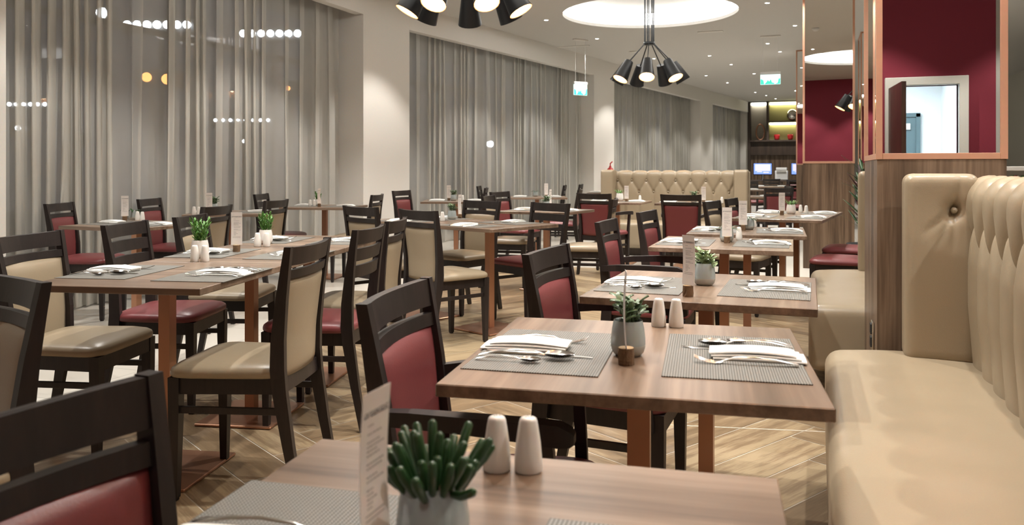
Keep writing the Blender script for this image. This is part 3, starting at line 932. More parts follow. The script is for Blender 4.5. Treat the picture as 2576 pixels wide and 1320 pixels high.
def make_fork():
    bm = bm_new()
    s = [(-0.105, 0.0075, 0.003), (-0.095, 0.008, 0.006), (-0.06, 0.0055, 0.012), (-0.02, 0.0038, 0.0155), (0.02, 0.0034, 0.0125), (0.040, 0.004, 0.006), (0.048, 0.009, 0.003), (0.060, 0.0115, 0.002)]
    ribbon(bm, [(x, 0, w, z) for x, w, z in s], 0.0022)
    for k in range(4):
        y = -0.0092+0.0061*k
        ribbon(bm, [(0.058, y, 0.0022, 0.002), (0.075, y, 0.0019, 0.004), (0.092, y, 0.0016, 0.009), (0.100, y, 0.0009, 0.013)], 0.0016)
    return obj('fork', bm, M_steel, None, True, 60)
def spoon_bm(sc=1.0):
    bm = bm_new()
    s = [(-0.105, 0.0075, 0.003), (-0.095, 0.008, 0.006), (-0.06, 0.0055, 0.0125), (-0.02, 0.0036, 0.016), (0.02, 0.0032, 0.013), (0.040, 0.0045, 0.007)]
    ribbon(bm, [(x, 0, w, z) for x, w, z in s], 0.0022)
    rows = []
    for off in (0.0, 0.0014):
        for i in range(9):
            x = 0.036+0.062*i/8
            k = (i-4)/4.2
            w = 0.0205*math.sqrt(max(0.01, 1-k*k))*(1-0.12*k)
            row = [Vector((x, w*q/4, 0.0022+off+0.010*(q/4)**2*(w/0.0205)+0.006*max(0, k)**2+0.004*max(0, -k)**2)) for q in range(-4, 5)]
            rows.append(row if off == 0 else row)
    loft(bm, rows[:9], cap=False, closed=False); loft(bm, rows[9:], cap=False, closed=False)
    for v in bm.verts: v.co *= sc
    return bm
def make_spoon(): return obj('spoon', spoon_bm(), M_steel, None, True, 60)
def make_teaspoon(): return obj('teaspoon', spoon_bm(0.68), M_steel, None, True, 60)
def make_knife():
    bm = bm_new()
    ribbon(bm, [(-0.115, 0, 0.0075, 0.001), (-0.11, 0, 0.0085, 0.001), (-0.04, 0, 0.0070, 0.001), (-0.012, 0, 0.0058, 0.001), (0.0, 0, 0.0050, 0.001)], 0.0055)
    ribbon(bm, [(-0.002, 0, 0.0055, 0.001), (0.02, 0.001, 0.0095, 0.001), (0.09, 0.001, 0.0095, 0.001), (0.108, -0.001, 0.006, 0.001), (0.116, -0.004, 0.0015, 0.001)], 0.0016)
    return obj('knife', bm, M_steel, None, True, 60)
G_MAT, G_NAP = 'woven placemats', 'white folded napkins'
def setting(key, side, desc, dep=0.0, cut=3, turn=0.0, mat=True):
    """side -1: guest sits at the lateral minus end and faces +lateral; cut: 0 napkin only, 1 fork and knife, 3 the full set"""
    p, a = TABLES[key]
    h = a + (0 if side < 0 else PI)
    def put(x, y, z=0.7505):     # x towards the table middle, y to the guest's left
        b = on_table(key, side*0.195, dep)
        return Vector((b.x+x*math.cos(h)-y*math.sin(h), b.y+x*math.sin(h)+y*math.cos(h), z))
    if mat: place('mat', make_mat, put(0, 0, 0.7502), h+rnd.uniform(-0.02, 0.02), 'grey woven placemat ' + desc, 'placemat', G_MAT)
    j = rnd.uniform(-0.03, 0.03)+turn
    place('napkin', make_napkin, put(-0.045+rnd.uniform(-.006,.006), 0.01, 0.7523), h+j, 'white folded napkin ' + desc, 'napkin', G_NAP)
    if cut:
        place('fork', make_fork, put(-0.022, 0.075, 0.7525), h+j*0.5+0.03, 'steel fork beside the napkin ' + desc, 'fork', 'steel forks')
        place('knife', make_knife, put(-0.010, -0.058, 0.7525), h+j*0.5-0.02, 'steel knife beside the napkin ' + desc, 'knife', 'steel knives')
    if cut >= 3:
        place('spoon', make_spoon, put(-0.028, -0.088, 0.7527), h+j*0.5+0.05, 'steel spoon outside the knife ' + desc, 'spoon', 'steel spoons')
        place('teaspoon', make_teaspoon, put(-0.060, -0.126, 0.7527), h+j*0.5, 'steel teaspoon, outermost cutlery ' + desc, 'teaspoon', 'steel teaspoons')

def leaf(bm, base, d, L, w, up=0.0, th=0.0015, n=5, curl=0.0, mi=0):
    d = Vector(d).normalized()
    s = d.cross(Vector((0, 0, 1)))
    if s.length < 0.05: s = Vector((1, 0, 0))
    s.normalize()
    nrm = s.cross(d).normalized()
    loops = []
    p = Vector(base)
    for i in range(n+1):
        t = i/n
        q = p + d*L*t + Vector((0, 0, up*t*t)) + nrm*curl*math.sin(PI*t)
        ww = w*(math.sin(PI*min(0.97, 0.12+0.88*t))**0.8)*(1.0 if t < 0.98 else 0.25)
        loops.append([q-s*ww, q+nrm*th, q+s*ww, q-nrm*th])
    loft(bm, loops, mi=mi)
def pot_mesh(bm, r=0.037, h=0.075, n=28):
    prof = [(0.001, 0.0), (r*0.70, 0.0), (r*0.90, h*0.10), (r*1.0, h*0.26), (r*1.0, h*0.32), (r*0.99, h*0.50), (r*0.93, h*0.75), (r*0.84, h*0.97), (r*0.82, h), (r*0.78, h*0.985), (r*0.78, h*0.85), (r*0.1, h*0.84)]
    mi = [1, 1, 1, 1, 0, 0, 0, 0, 0, 0, 0]
    lathe(bm, prof, n, cap=False, mi=mi)
def make_plant(kind):
    def build():
        rr = random.Random({'jade': 4, 'palejade': 9, 'fingers': 5, 'sprigs': 6, 'aloe': 7, 'grassy': 8}[kind])
        t = thing('potted_plant', '', 'plant')
        bm = bm_new(); pot_mesh(bm); obj('pot', bm, [M_potg, M_potb] if kind not in ('grassy', 'sprigs') else [M_cer, M_cer], t, True, 60)
        bm = bm_new(); lathe(bm, [(0.029, 0.062), (0.015, 0.066), (0.001, 0.067)], 16, cap=False); obj('soil', bm, M_soil, t)
        bm = bm_new(); top = 0.066
        if kind in ('jade', 'palejade'):
            for k in range(8):
                a = k*2.4; r0 = 0.012*(k % 3)/2
                tip = Vector((math.cos(a)*(0.012+0.02*rr.random()), math.sin(a)*(0.012+0.02*rr.random()), top+0.02+0.035*rr.random()))
                tube(bm, [(r0*math.cos(a), r0*math.sin(a), top-0.004), tip*0.5+Vector((0, 0, top*0.5)), tip], 0.0024, 6)
                for q in range(7):
                    b = a+q*2*PI/4+rr.uniform(-.4, .4)
                    e = rr.uniform(0.1, 0.9)
                    leaf(bm, tip-Vector((0, 0, 0.006*(q//4)+0.010*(q % 3))), (math.cos(b), math.sin(b), e), rr.uniform(0.022, 0.034), rr.uniform(0.0065, 0.0095), 0, 0.0026, 5, 0.002)
            m = M_jade if kind == 'jade' else M_jadel
        elif kind == 'fingers':
            for k in range(34):
                a = k*2.4; r0 = 0.026*math.sqrt(k/34)
                e = 1.35-0.65*math.sqrt(k/34)+rr.uniform(-.15, .15)
                d = Vector((math.cos(a)*math.cos(e), math.sin(a)*math.cos(e), math.sin(e)))
                L = rr.uniform(0.034, 0.062); b = Vector((r0*math.cos(a), r0*math.sin(a), top-0.004))
                tube(bm, [b, b+d*L*0.35, b+d*L*0.75+Vector((0, 0, 0.004)), b+d*L*0.97+Vector((0, 0, 0.008)), b+d*L+Vector((0, 0, 0.009))], [0.003, 0.0042, 0.0052, 0.0044, 0.002], 8)
            b = Vector((0.02, 0.0, top)); tube(bm, [b, b+Vector((0.03, -0.01, 0.008)), b+Vector((0.052, -0.018, 0.020)), b+Vector((0.056, -0.02, 0.022))], [0.003, 0.0045, 0.0045, 0.002], 8)
            m = M_deep
        elif kind == 'sprigs':
            for k in range(11):
                a = k*2.4; r0 = 0.022*math.sqrt(k/11)
                b = Vector((r0*math.cos(a), r0*math.sin(a), top-0.004))
                tip = b+Vector((0.022*math.cos(a)*rr.uniform(.3, 1.3), 0.022*math.sin(a)*rr.uniform(.3, 1.3), rr.uniform(0.055, 0.095)))
                tube(bm, [b, (b+tip)/2, tip], 0.0014, 5)
                for q in range(12):
                    s = 0.12+0.88*q/11; c = b.lerp(tip, s); an = a+q*2.4
                    leaf(bm, c, (math.cos(an), math.sin(an), 0.9+0.5*s), rr.uniform(0.022, 0.032), 0.0052, 0, 0.0008, 4, 0.0015)
            m = M_bright
        elif kind == 'aloe':
            for k in range(9):
                a = k*2.4; e = 0.55+0.3*rr.random()
                leaf(bm, (0.008*math.cos(a), 0.008*math.sin(a), top), (math.cos(a), math.sin(a), e), rr.uniform(0.07, 0.10), 0.0075, -0.045, 0.002, 8, 0.0)
            m = M_deep
        else:
            for k in range(26):
                a = k*2.4; e = rr.uniform(0.8, 2.2)
                leaf(bm, (0.012*math.cos(a), 0.012*math.sin(a), top), (math.cos(a), math.sin(a), e), rr.uniform(0.045, 0.07), 0.003, -0.008, 0.0008, 5)
            m = M_bright
        obj('foliage', bm, m, t, True, 60)
        return t
    return build
def plant(kind, p, label, rz=0.0, sc=1.0):
    o = place(('plant', kind), make_plant(kind), p, rz, label, 'plant', 'potted plants on the tables')
    o.scale = (sc, sc, sc); return o
def make_shaker():
    t = thing('salt_shaker', '', 'shaker')
    bm = bm_new()
    lathe(bm, [(0.001, 0.0), (0.0175, 0.0), (0.0185, 0.002), (0.0182, 0.018), (0.0165, 0.038), (0.0135, 0.058), (0.0120, 0.066), (0.0105, 0.0695), (0.007, 0.071), (0.001, 0.0715)], 24, cap=False)
    obj('shaker_body', bm, M_cer, t, True)
    for k in range(3):
        bm = bm_new(); a = 2*PI*k/3; lathe(bm, [(0.001, 0.0718), (0.0009, 0.0720), (0.0001, 0.0721)], 6, (0.004*math.cos(a), 0.004*math.sin(a), 0), cap=False)
        obj('pour_hole', bm, M_rubber, t)
    return t
def shaker(p, label, sc=1.0):
    o = place('shaker', make_shaker, p, 0, label, 'shaker', 'white salt and pepper shakers'); o.scale = (sc, sc, sc); return o
def text_bm(body, size, shear=0.35):
    cu = bpy.data.curves.new('lettering', 'FONT'); cu.body = body; cu.size = size; cu.align_x = 'CENTER'; cu.shear = shear; cu.extrude = 0.0001
    o = bpy.data.objects.new('lettering', cu); C.objects.link(o)
    dg = bpy.context.evaluated_depsgraph_get()
    me = bpy.data.meshes.new_from_object(o.evaluated_get(dg))
    bm = bm_new(); bm.from_mesh(me)
    bpy.data.objects.remove(o); bpy.data.curves.remove(cu); bpy.data.meshes.remove(me)
    return bm
def make_card():
    """narrow paper strip, printed on both sides; faces -y, bottom at z = 0"""
    W, Hh = 0.052, 0.155
    t = thing('menu_card', '', 'menu card')
    bm = bm_new()
    loops = []
    for i in range(11):
        z = Hh*i/10; y = 0.004*math.sin(PI*i/10)
        loops.append([Vector((-W/2, y-0.0003, z)), Vector((W/2, y-0.0003, z)), Vector((W/2, y+0.0003, z)), Vector((-W/2, y+0.0003, z))])
    loft(bm, loops)
    card = obj('card_sheet', bm, M_paper, t, True, 40)
    rr = random.Random(2)
    for sg in (-1, 1):
        def dash(bm, x0, x1, z, hh):
            y = 0.004*math.sin(PI*z/Hh)+sg*0.0005
            bm.faces.new([bm.verts.new((sg*-1*x, y, zz)) for x, zz in ((x0, z-hh), (x1, z-hh), (x1, z+hh), (x0, z+hh))])
        bm = bm_new(); tb = text_bm('breakfast', 0.0125)
        z = Hh*0.845
        join(bm, tb, Matrix.Translation((0, 0.004*math.sin(PI*z/Hh)+sg*0.0006, z)) @ Matrix.Rotation(0 if sg < 0 else PI, 4, 'Z') @ Matrix.Rotation(R(90), 4, 'X'))
        obj('heading_lettering', bm, M_ink, t)
        bm = bm_new(); z = Hh*0.79
        while z > Hh*0.27:
            x = -0.014; e = rr.choice([-0.004, 0.004, 0.010, 0.016])
            while x < e:
                w = rr.uniform(0.002, 0.005); dash(bm, x, min(x+w, e+0.002), z, 0.0008); x += w+0.0012
            z -= rr.choice([0.0042, 0.0042, 0.008])
        for z in (Hh*0.25, Hh*0.22): dash(bm, -0.018, 0.018, z, 0.0006)
        obj('printed_lines', bm, M_ink2, t)
    return t
def card(p, faceX, label, lean=0.0):
    """faceX: camera-frame heading (degrees) of the printed front"""
    o = place('card', make_card, p, R(faceX)+PHI+PI/2, label, 'menu card', 'paper menu cards')
    o.rotation_euler = (lean, 0, R(faceX)+PHI+PI/2)
    return o
def make_log():
    t = thing('card_holder', '', 'card holder')
    bm = bm_new()
    rr = random.Random(3)
    n = 18
    rows = []
    for q, z in enumerate((0.0, 0.010, 0.022, 0.034)):
        rows.append([Vector(((0.0165+rr.uniform(-0.0014, 0.0014))*math.cos(2*PI*k/n), (0.0165+rr.uniform(-0.0014, 0.0014))*math.sin(2*PI*k/n), z)) for k in range(n)])
    loft(bm, rows)
    obj('bark_log', bm, M_bark, t)
    bm = bm_new(); lathe(bm, [(0.0150, 0.0338), (0.0150, 0.0348), (0.001, 0.0350)], 18, cap=False); obj('cut_face', bm, M_cut, t)
    bm = bm_new(); add_box(bm, (0, 0, 0.0345), (0.031, 0.0022, 0.0016)); obj('card_slot', bm, M_rubber, t)
    return t
def log_card(p, face, label_desc, lean=0.0):
    place('log', make_log, p, R(face)+PHI+PI/2, 'bark log holding the menu card ' + label_desc, 'card holder', 'bark log card holders')
    return card(p+Vector((0, 0, 0.0352)), face, 'white paper menu card ' + label_desc, lean)

# ------------------------------------------------------------------ the tables
table('T1', -0.054, 0.79, -14, 'square walnut table closest to the camera, beside the long banquette', 0, 0.92, 1.0)
table('T2', 0.277, 1.775, -13, 'square walnut table by the long banquette, second from the camera')
table('T3', 0.659, 2.761, -20, 'square walnut table by the banquettes, third from the camera, with pale jade plant')
table('T4', 1.138, 4.367, -19, 'square walnut table before the short banquette, with arching aloe plant')
table('T5', 1.51, 5.23, -18, 'square walnut table behind the aloe table, near the far end of the short banquette')
table('T6', 2.225, 6.70, -28, 'walnut table with grassy plant touching the far walnut pillar, nearer half')
table('T7', 2.556, 7.32, -28, 'walnut table pushed behind the grassy-plant table by the far pillar')
LR = -8
table('L1', -1.31, 3.098, LR, 'walnut table at the near end of the long three-table row', 0, 0.93, 1.0)
table('L2', -1.212, 3.793, LR, 'walnut table in the middle of the long three-table row', 0, 0.93, 1.0)
table('L3', -1.115, 4.488, LR, 'walnut table at the far end of the long three-table row', 0, 0.93, 1.0)
table('M1', -0.16, 5.834, 47, 'walnut table with a corner pointing at the camera, in mid room')
table('M2', -0.675, 6.315, 47, 'walnut table joined behind the corner-on table, carrying a round-leaved plant')
table('N', 0.33, 7.78, -28, 'small walnut table behind the corner-on table, before the second window')
table('A1', -2.70, 5.86, -22, 'walnut table by the first window with a tall menu card and two burgundy chairs', 0)
table('A2', -2.55, 7.42, 8, 'walnut table by the first window, half hidden behind the beige-backed chairs', 0)
table('A3', -1.98, 8.62, -10, 'walnut table standing just before the wide white column', 0)
table('A4', -0.69, 10.05, 0, 'walnut table at the start of the second window with a bright white card', 0, 1.15, 1.0)
table('A5', 0.35, 11.4, 0, 'walnut table along the middle of the second window', 0, 1.15, 1.0)
table('A6', 1.62, 13.55, -10, 'walnut table at the far end of the second window', 0)
table('X1', 1.28, 9.85, -20, 'walnut table before the window end of the tufted sofa')
table('X2', 2.07, 9.50, -20, 'walnut table before the middle of the tufted sofa')
table('Z1', 3.42, 11.75, -20, 'pale-edged walnut table just past the aisle end of the tufted sofa', 0)
table('Z2', 4.75, 15.2, -20, 'walnut table far down the aisle before the computer desk', 0)

table('Z3', 5.75, 18.1, -20, 'dark-looking walnut table just before the computer desk', 0)

# ------------------------------------------------------------------ the chairs
chair('panel', 'beige', -0.959, 2.992, 173.9, 'beige chair in full view, tucked to the aisle side of the long row')
chair('slat', 'burg', -0.871, 3.764, 172, 'slat-backed chair with burgundy seat, second on the aisle side of the long row')
chair('panel', 'beige', -0.831, 4.323, 175, 'beige chair, third on the aisle side of the long row, seen edge-on')
chair('panel', 'beige', -1.765, 3.33, -5, 'beige chair at the near window-side place of the long row')
chair('slat', 'burg', -1.685, 4.013, -2, 'slat-backed chair with burgundy seat in the middle of the row, window side')
chair('panel', 'beige', -1.613, 4.643, -2, 'dark-railed beige chair behind the near sprig plant, window side of the row')
chair('panel', 'beige', -1.39, 1.845, 236, 'beige chair cut by the picture edge, its back post before the near table corner')
chair('panel', 'burg', -0.345, 0.801, -22, 'large blurred burgundy chair at the bottom corner, closest of all chairs')
chair('panel', 'burg', -0.036, 1.765, -12, 'burgundy armchair with dark arms at the second banquette table', True, 'burgundy armchairs')
chair('panel', 'burg', 0.324, 2.64, -21.4, 'burgundy armchair at the third banquette table, wood arms pointing to the plant', True, 'burgundy armchairs')
chair('panel', 'burg', 0.697, 4.138, -19.5, 'burgundy armchair at the aloe table, its two arms seen side-on', True, 'burgundy armchairs')
chair('panel', 'burg', 1.049, 5.032, -24, 'burgundy chair at the table behind the aloe table')
chair('panel', 'beige', -0.443, 5.417, 41, 'beige chair seen from behind at the corner-on table')
chair('slat', 'burg', 0.13, 6.18, 221, 'slat-backed chair with burgundy seat on the far side of the corner-on table')
chair('panel', 'beige', -0.40, 6.60, 227, 'beige chair facing the camera behind the round-leaved plant table')
chair('panel', 'beige', -0.911, 5.898, 44, 'beige chair seen from behind, at the window end of the corner-on tables')
chair('panel', 'beige', -0.02, 7.95, -15, 'beige chair at the window side of the small table behind the corner-on table')
chair('panel', 'burg', 0.05, 9.25, -30, 'burgundy chair side-on, rising behind the corner-on table')
chair('panel', 'beige', 0.685, 7.242, 168, 'beige chair at the aisle side of the small table, seat toward the window')
chair('panel', 'burg', 1.007, 8.921, 54, 'burgundy armchair seen from behind before the window end of the sofa', True, 'burgundy armchairs')
chair('panel', 'burg', 1.82, 8.56, 66, 'burgundy armchair seen squarely from behind before the middle of the sofa', True, 'burgundy armchairs')
chair('panel', 'burg', 0.64, 10.35, 170, 'burgundy chair between the second window and the sofa, mostly hidden by an armchair')
chair('panel', 'beige', 1.825, 6.556, -31, 'beige chair at the near end of the grassy-plant table')
chair('panel', 'burg', 2.153, 7.173, -28, 'burgundy chair just beyond the beige one at the grassy-plant table')
chair('panel', 'burg', 2.52, 6.22, 152, 'burgundy-seated chair whose back hides behind the short banquette end, nearer one')
chair('panel', 'burg', 2.93, 7.05, 152, 'burgundy-seated chair whose back hides behind the short banquette end, farther one')
chair('panel', 'burg', -3.285, 6.32, 2, 'burgundy chair at the near end of the first window table, by the curtain')
chair('panel', 'burg', -3.0, 7.23, -2, 'burgundy chair by the curtain between the two first-window tables')
chair('panel', 'beige', -2.334, 5.875, 172, 'beige chair seen from behind between the long row and the first window table')
chair('panel', 'beige', -2.219, 6.964, 170, 'beige chair seen from behind at the second window table')
chair('slat', 'burg', -2.418, 8.563, -2, 'slat-backed dark chair by the curtain at the table before the white column')
chair('panel', 'beige', -1.602, 8.381, 174, 'narrow edge-on beige chair before the wide white column')
chair('panel', 'burg', -1.134, 9.782, -22, 'burgundy chair in front of the white column, facing the second-window table')
chair('slat', 'beige', -0.58, 11.25, 178, 'dark slatted chair by the second curtain, nearest the white column')
chair('slat', 'burg', -0.28, 12.3, -5, 'dark slatted chair by the middle of the second curtain')
chair('slat', 'burg', 0.62, 13.0, 172, 'dark chair by the far part of the second curtain')
chair('panel', 'beige', 0.95, 13.8, 168, 'beige-backed chair by the far part of the second curtain')
chair('slat', 'burg', 1.62, 14.4, 172, 'dark chair just before the column beyond the second window')
chair('panel', 'burg', 3.66, 11.45, 95, 'burgundy chair right of the sofa end, closer to the camera of two')
chair('panel', 'burg', 3.95, 12.3, 175, 'burgundy chair right of the sofa end, farther from the camera of two')
chair('slat', 'beige', 4.35, 15.6, -20, 'dark chair far down the aisle, window side of the last table')
chair('slat', 'burg', 5.15, 14.9, 160, 'dark chair far down the aisle, pillar side of the last table')
chair('slat', 'burg', 5.05, 17.1, 50, 'dark chair down the aisle under the lit monitor, closer to the sofa')
chair('slat', 'beige', 5.75, 17.0, 120, 'dark chair down the aisle under the printer, next to the pillar edge')
chair('panel', 'burg', 6.45, 19.0, 215, 'dark chair on the far side of the table before the computers')
chair('slat', 'beige', 6.7, 21.0, 70, 'dark chair at the computer desk below the lit screens')

# ------------------------------------------------------------------ place settings
PL = {'T1': 'of the closest banquette table', 'T2': 'of the second banquette table', 'T3': 'of the third banquette table', 'T4': 'of the aloe table', 'T5': 'of the table behind the aloe',
      'T6': 'of the grassy-plant table', 'T7': 'of the table touching the far pillar', 'L1': 'of the long row near end', 'L2': 'of the long row middle', 'L3': 'of the long row far end',
      'M1': 'of the corner-on table', 'M2': 'of the round-leaved plant table', 'N': 'of the small table behind', 'A1': 'of the first window table', 'A2': 'of the second window table', 'A3': 'of the table before the column',
      'A4': 'of the white-card table', 'A5': 'of the mid second-window table', 'A6': 'of the last second-window table', 'X1': 'of the window-end sofa table', 'X2': 'of the mid sofa table', 'Z1': 'of the table past the sofa', 'Z2': 'of the last aisle table', 'Z3': 'of the table before the computers'}
for key, cut in (('T1', 3), ('T2', 3), ('T3', 3), ('T4', 3), ('T5', 3), ('T6', 1), ('T7', 1)):
    sides = ('on the aisle side ', 'on the bench side ') if key not in ('T6', 'T7') else ('on the aisle side ', 'on the pillar side ')
    setting(key, -1, sides[0]+PL[key], -0.03, cut)
    setting(key, 1, sides[1]+PL[key], 0.0 if key != 'T1' else -0.05, cut)
for key in ('L1', 'L2', 'L3'):
    setting(key, -1, 'on the window side '+PL[key], 0.02, 3)
    setting(key, 1, 'on the aisle side '+PL[key], 0.0, 3)
for key, cut in (('M1', 1), ('M2', 1), ('N', 1), ('A1', 1)):
    setting(key, -1, 'on the near side '+PL[key] if key[0] == 'M' else 'on the window side '+PL[key], 0.0, cut)
    setting(key, 1, 'on the far side '+PL[key] if key[0] == 'M' else 'on the aisle side '+PL[key], 0.0, cut)
for key in ('A2', 'A3', 'A4', 'A5', 'A6', 'X1', 'X2', 'Z1', 'Z2', 'Z3'):
    setting(key, -1, 'on the window side '+PL[key], 0.0, 0)
    setting(key, 1, 'on the aisle side '+PL[key], 0.0, 0)

# ------------------------------------------------------------------ plants, cards, shakers
T = 0.7502
def plants():
    p = cf(-0.082, 0.845, T)
    plant('fingers', p, 'dark green finger-leaved succulent in a grey pot, large and blurred in front', R(-20), 1.03)
    plant('jade', at(1580, 892, T), 'grey-green jade succulent in a grey pot on the second banquette table', 0.4)
    plant('palejade', at(1772, 716, T), 'pale jade succulent in a two-tone grey pot on the third banquette table', 1.0)
    plant('aloe', at(1828, 607, T), 'aloe with arching leaves in a grey pot behind a menu card', 0.3)
    plant('aloe', at(1884, 577, T), 'dark spiky plant in a grey pot on the table behind the aloe table', 1.3, 0.95)
    plant('grassy', at(1990, 538, T), 'bright grassy plant in a pale pot before the far walnut pillar', 0, 1.1)
    plant('sprigs', at(503, 648, T), 'bright leafy sprigs in a pale pot on the near end of the long row', 0.5, 1.06)
    plant('sprigs', at(668, 613, T), 'bright leafy sprigs leaning right, behind shakers on the middle of the long row', 2.0, 1.0)
    plant('jade', at(1137, 552, T), 'round-leaved green plant in a grey pot behind the corner-on table', 0.2, 0.95)
    plant('aloe', at(333, 553, T), 'long-leaved plant in a white pot on the first window table', 2.2, 1.0)
    plant('jade', at(537, 536, T), 'little green plant top peeping over the second window table', 0.9, 1.15)
    plant('sprigs', at(800, 517, T), 'little green sprigs on the table before the wide white column', 1.1, 0.9)
    plant('jade', at(1141, 505, T), 'small green plant beside the bright white card at the second window', 1.9)
    plant('aloe', at(1347, 494, T), 'small spiky plant on the table along the middle of the second window', 0.6)
    plant('jade', at(1374, 526, T), 'small dark plant on the little table behind the corner-on table', 2.6)
    plant('grassy', at(1559, 505, T), 'green plant in a white pot at the window end of the tufted sofa', 0.8, 1.25)
    plant('jade', at(1745, 509, T), 'small green plant hidden behind the squarely seen armchair', 1.4)
plants()
log_card(cf(-0.128, 0.775, T), -20, 'beside the blurred finger-leaved succulent')
log_card(at(1575, 916, T), -4, 'seen edge-on in front of the grey-green jade')
log_card(at(1731, 745, T), 213, 'beside the pale jade succulent')
log_card(at(1829, 611, T), 264, 'in front of the arching aloe')
log_card(at(1869, 579, T), 262, 'on the table behind the aloe table')
log_card(at(1967, 540, T), 266, 'beside the grassy plant')
log_card(at(595, 634, T), 276, 'in the middle of the long row')
log_card(at(314, 555, T), 288, 'on the first window table')
log_card(at(526, 541, T), 285, 'faintly seen against the curtain at the second window table')
log_card(at(803, 520, T), 340, 'thin and edge-on at the table before the white column')
log_card(at(1157, 549, T), 335, 'edge-on beside the round-leaved plant')
log_card(at(1129, 505, T), 262, 'bright white at the start of the second window')
log_card(at(1374, 496, T), 262, 'bright white at the middle of the second window')
log_card(at(1385, 524, T), 330, 'on the small table behind the corner-on table')
log_card(at(1576, 507, T), 266, 'at the window end of the tufted sofa')
log_card(at(1770, 511, T), 266, 'in front of the middle of the tufted sofa')
for (px, py), l in (((1250, 1180), 'large white shaker in front, next to the finger-leaved succulent'), ((1329, 1183), 'large white shaker in front, farther from the finger-leaved succulent'),
                    ((1657, 820), 'white shaker on the second banquette table, beside the jade plant'), ((1701, 822), 'white shaker on the second banquette table, on the bench side of its pair'),
                    ((1745, 692), 'white shaker half hidden between card and pale jade plant'), ((1896, 572), 'white shaker beside the spiky plant behind the aloe table'),
                    ((1859, 603), 'white shaker half hidden behind the aloe pot'),
                    ((490, 658), 'white shaker before the near sprig plant, on the window side'), ((515, 658), 'white shaker before the near sprig plant, on the aisle side'),
                    ((648, 620), 'white shaker before the leaning sprig plant, on the window side'), ((671, 620), 'white shaker before the leaning sprig plant, on the aisle side'),
                    ((2014, 535), 'white shaker next to the grassy plant pot'), ((2028, 537), 'white shaker nearer the far walnut pillar than its twin'),
                    ((346, 555), 'white shaker touching the white pot on the first window table'), ((358, 556), 'white shaker at the aisle edge of the first window table pair'),
                    ((488, 540), 'white shaker on the second window table, window side of its pair'), ((500, 541), 'white shaker on the second window table, aisle side of its pair'),
                    ((780, 519), 'white shaker before the white column, window side of its pair'), ((790, 519), 'white shaker before the white column, aisle side of its pair'),
                    ((1113, 556), 'white shaker beside the round-leaved plant pot'), ((1164, 505), 'white shaker at the start of the second window'),
                    ((1610, 506), 'white shaker before the tufted sofa, on its window-end table'), ((1816, 511), 'white shaker before the tufted sofa, on its middle table')):
    shaker(at(px, py, T), l, 1.0)

# ------------------------------------------------------------------ exit signs, ceiling fittings
def exit_sign(p, rz, zc, label, w=0.34, h=0.17):
    t = thing('exit_sign', label, 'sign', p, rz)
    b_ = bm_new(); add_box(b_, (0, 0, h/2+0.025), (w, 0.04, 0.05), 0, 0.004); obj('housing', b_, M_chrome_w, t)
    b_ = bm_new(); add_box(b_, (0, 0, 0), (w*0.98, 0.012, h), 0, 0.002); pn = obj('lit_panel', b_, M_exitw, t)
    for sg in (-1, 1):
        b_ = bm_new()
        def poly(pts): b_.faces.new([b_.verts.new((x*w, sg*0.0068, z*h)) for x, z in pts])
        # green field with a white door opening, an arrow and a running figure left open
        poly([(-0.48, -0.48), (-0.30, -0.48), (-0.34, -0.05), (-0.48, 0.10)])
        poly([(-0.30, -0.48), (-0.02, -0.48), (-0.06, -0.20), (-0.12, -0.02), (-0.20, -0.26)])
        poly([(-0.02, -0.48), (0.20, -0.48), (0.20, -0.36), (0.08, -0.30), (0.02, 0.05), (-0.06, -0.20)])
        poly([(0.20, -0.48), (0.48, -0.48), (0.48, 0.10), (0.40, 0.08), (0.36, -0.34)])
        obj('green_pictogram', b_, M_green, pn)
    b_ = bm_new()
    for x in (-w*0.36, w*0.36):
        tube(b_, [(x, 0, h/2+0.045), (x*1.0, 0, zc-p[2])], 0.0022, 5)
    obj('hanging_wire', b_, M_chrome_w, t)
    b_ = bm_new(); add_box(b_, (0, 0, zc-p[2]-0.012), (w*1.0, 0.07, 0.024), 0, 0.004); obj('ceiling_mount', b_, M_white, t)
    return t
e1 = atY(1938, 200, 14.2); exit_sign(e1, 0.0, CEIL, 'green and white lit exit sign hanging over the aisle toward the computers')
e2 = atY(1460, 226, 14.6); exit_sign(e2, R(52), CEIL, 'smaller green and white lit exit sign hanging before the second curtain', 0.30, 0.19)
def ceiling_bit(name, px, py, d, label, cat):
    p = at(px, py, CEIL)
    b_ = bm_new(); add_box(b_, (0, 0, -d[2]/2), d, 0, 0.004)
    tag(obj(name, b_, M_white), label, cat, None, p, 0.0)
ceiling_bit('air_grille', 1787, 79, (0.42, 0.10, 0.012), 'faint slim white grille in the ceiling right of the round recess', 'vent')
ceiling_bit('air_grille', 1595, 129, (0.20, 0.12, 0.02), 'small grille in the ceiling behind the hanging chandelier rods', 'vent')
ceiling_bit('air_grille', 1425, 117, (0.9, 0.08, 0.012), 'long slim slot grille in the ceiling by the second window fascia', 'vent')
p = at(2050, -60, CEIL)
b_ = bm_new(); lathe(b_, [(0.001, 0), (0.06, 0), (0.055, -0.03), (0.03, -0.05), (0.001, -0.052)], 20, cap=False)
tag(obj('smoke_detector', b_, M_chrome_w, None, True), 'round white smoke detector on the ceiling, reflected in the pillar mirror', 'smoke detector', None, Vector((-0.35, 5.6, CEIL)), 0)

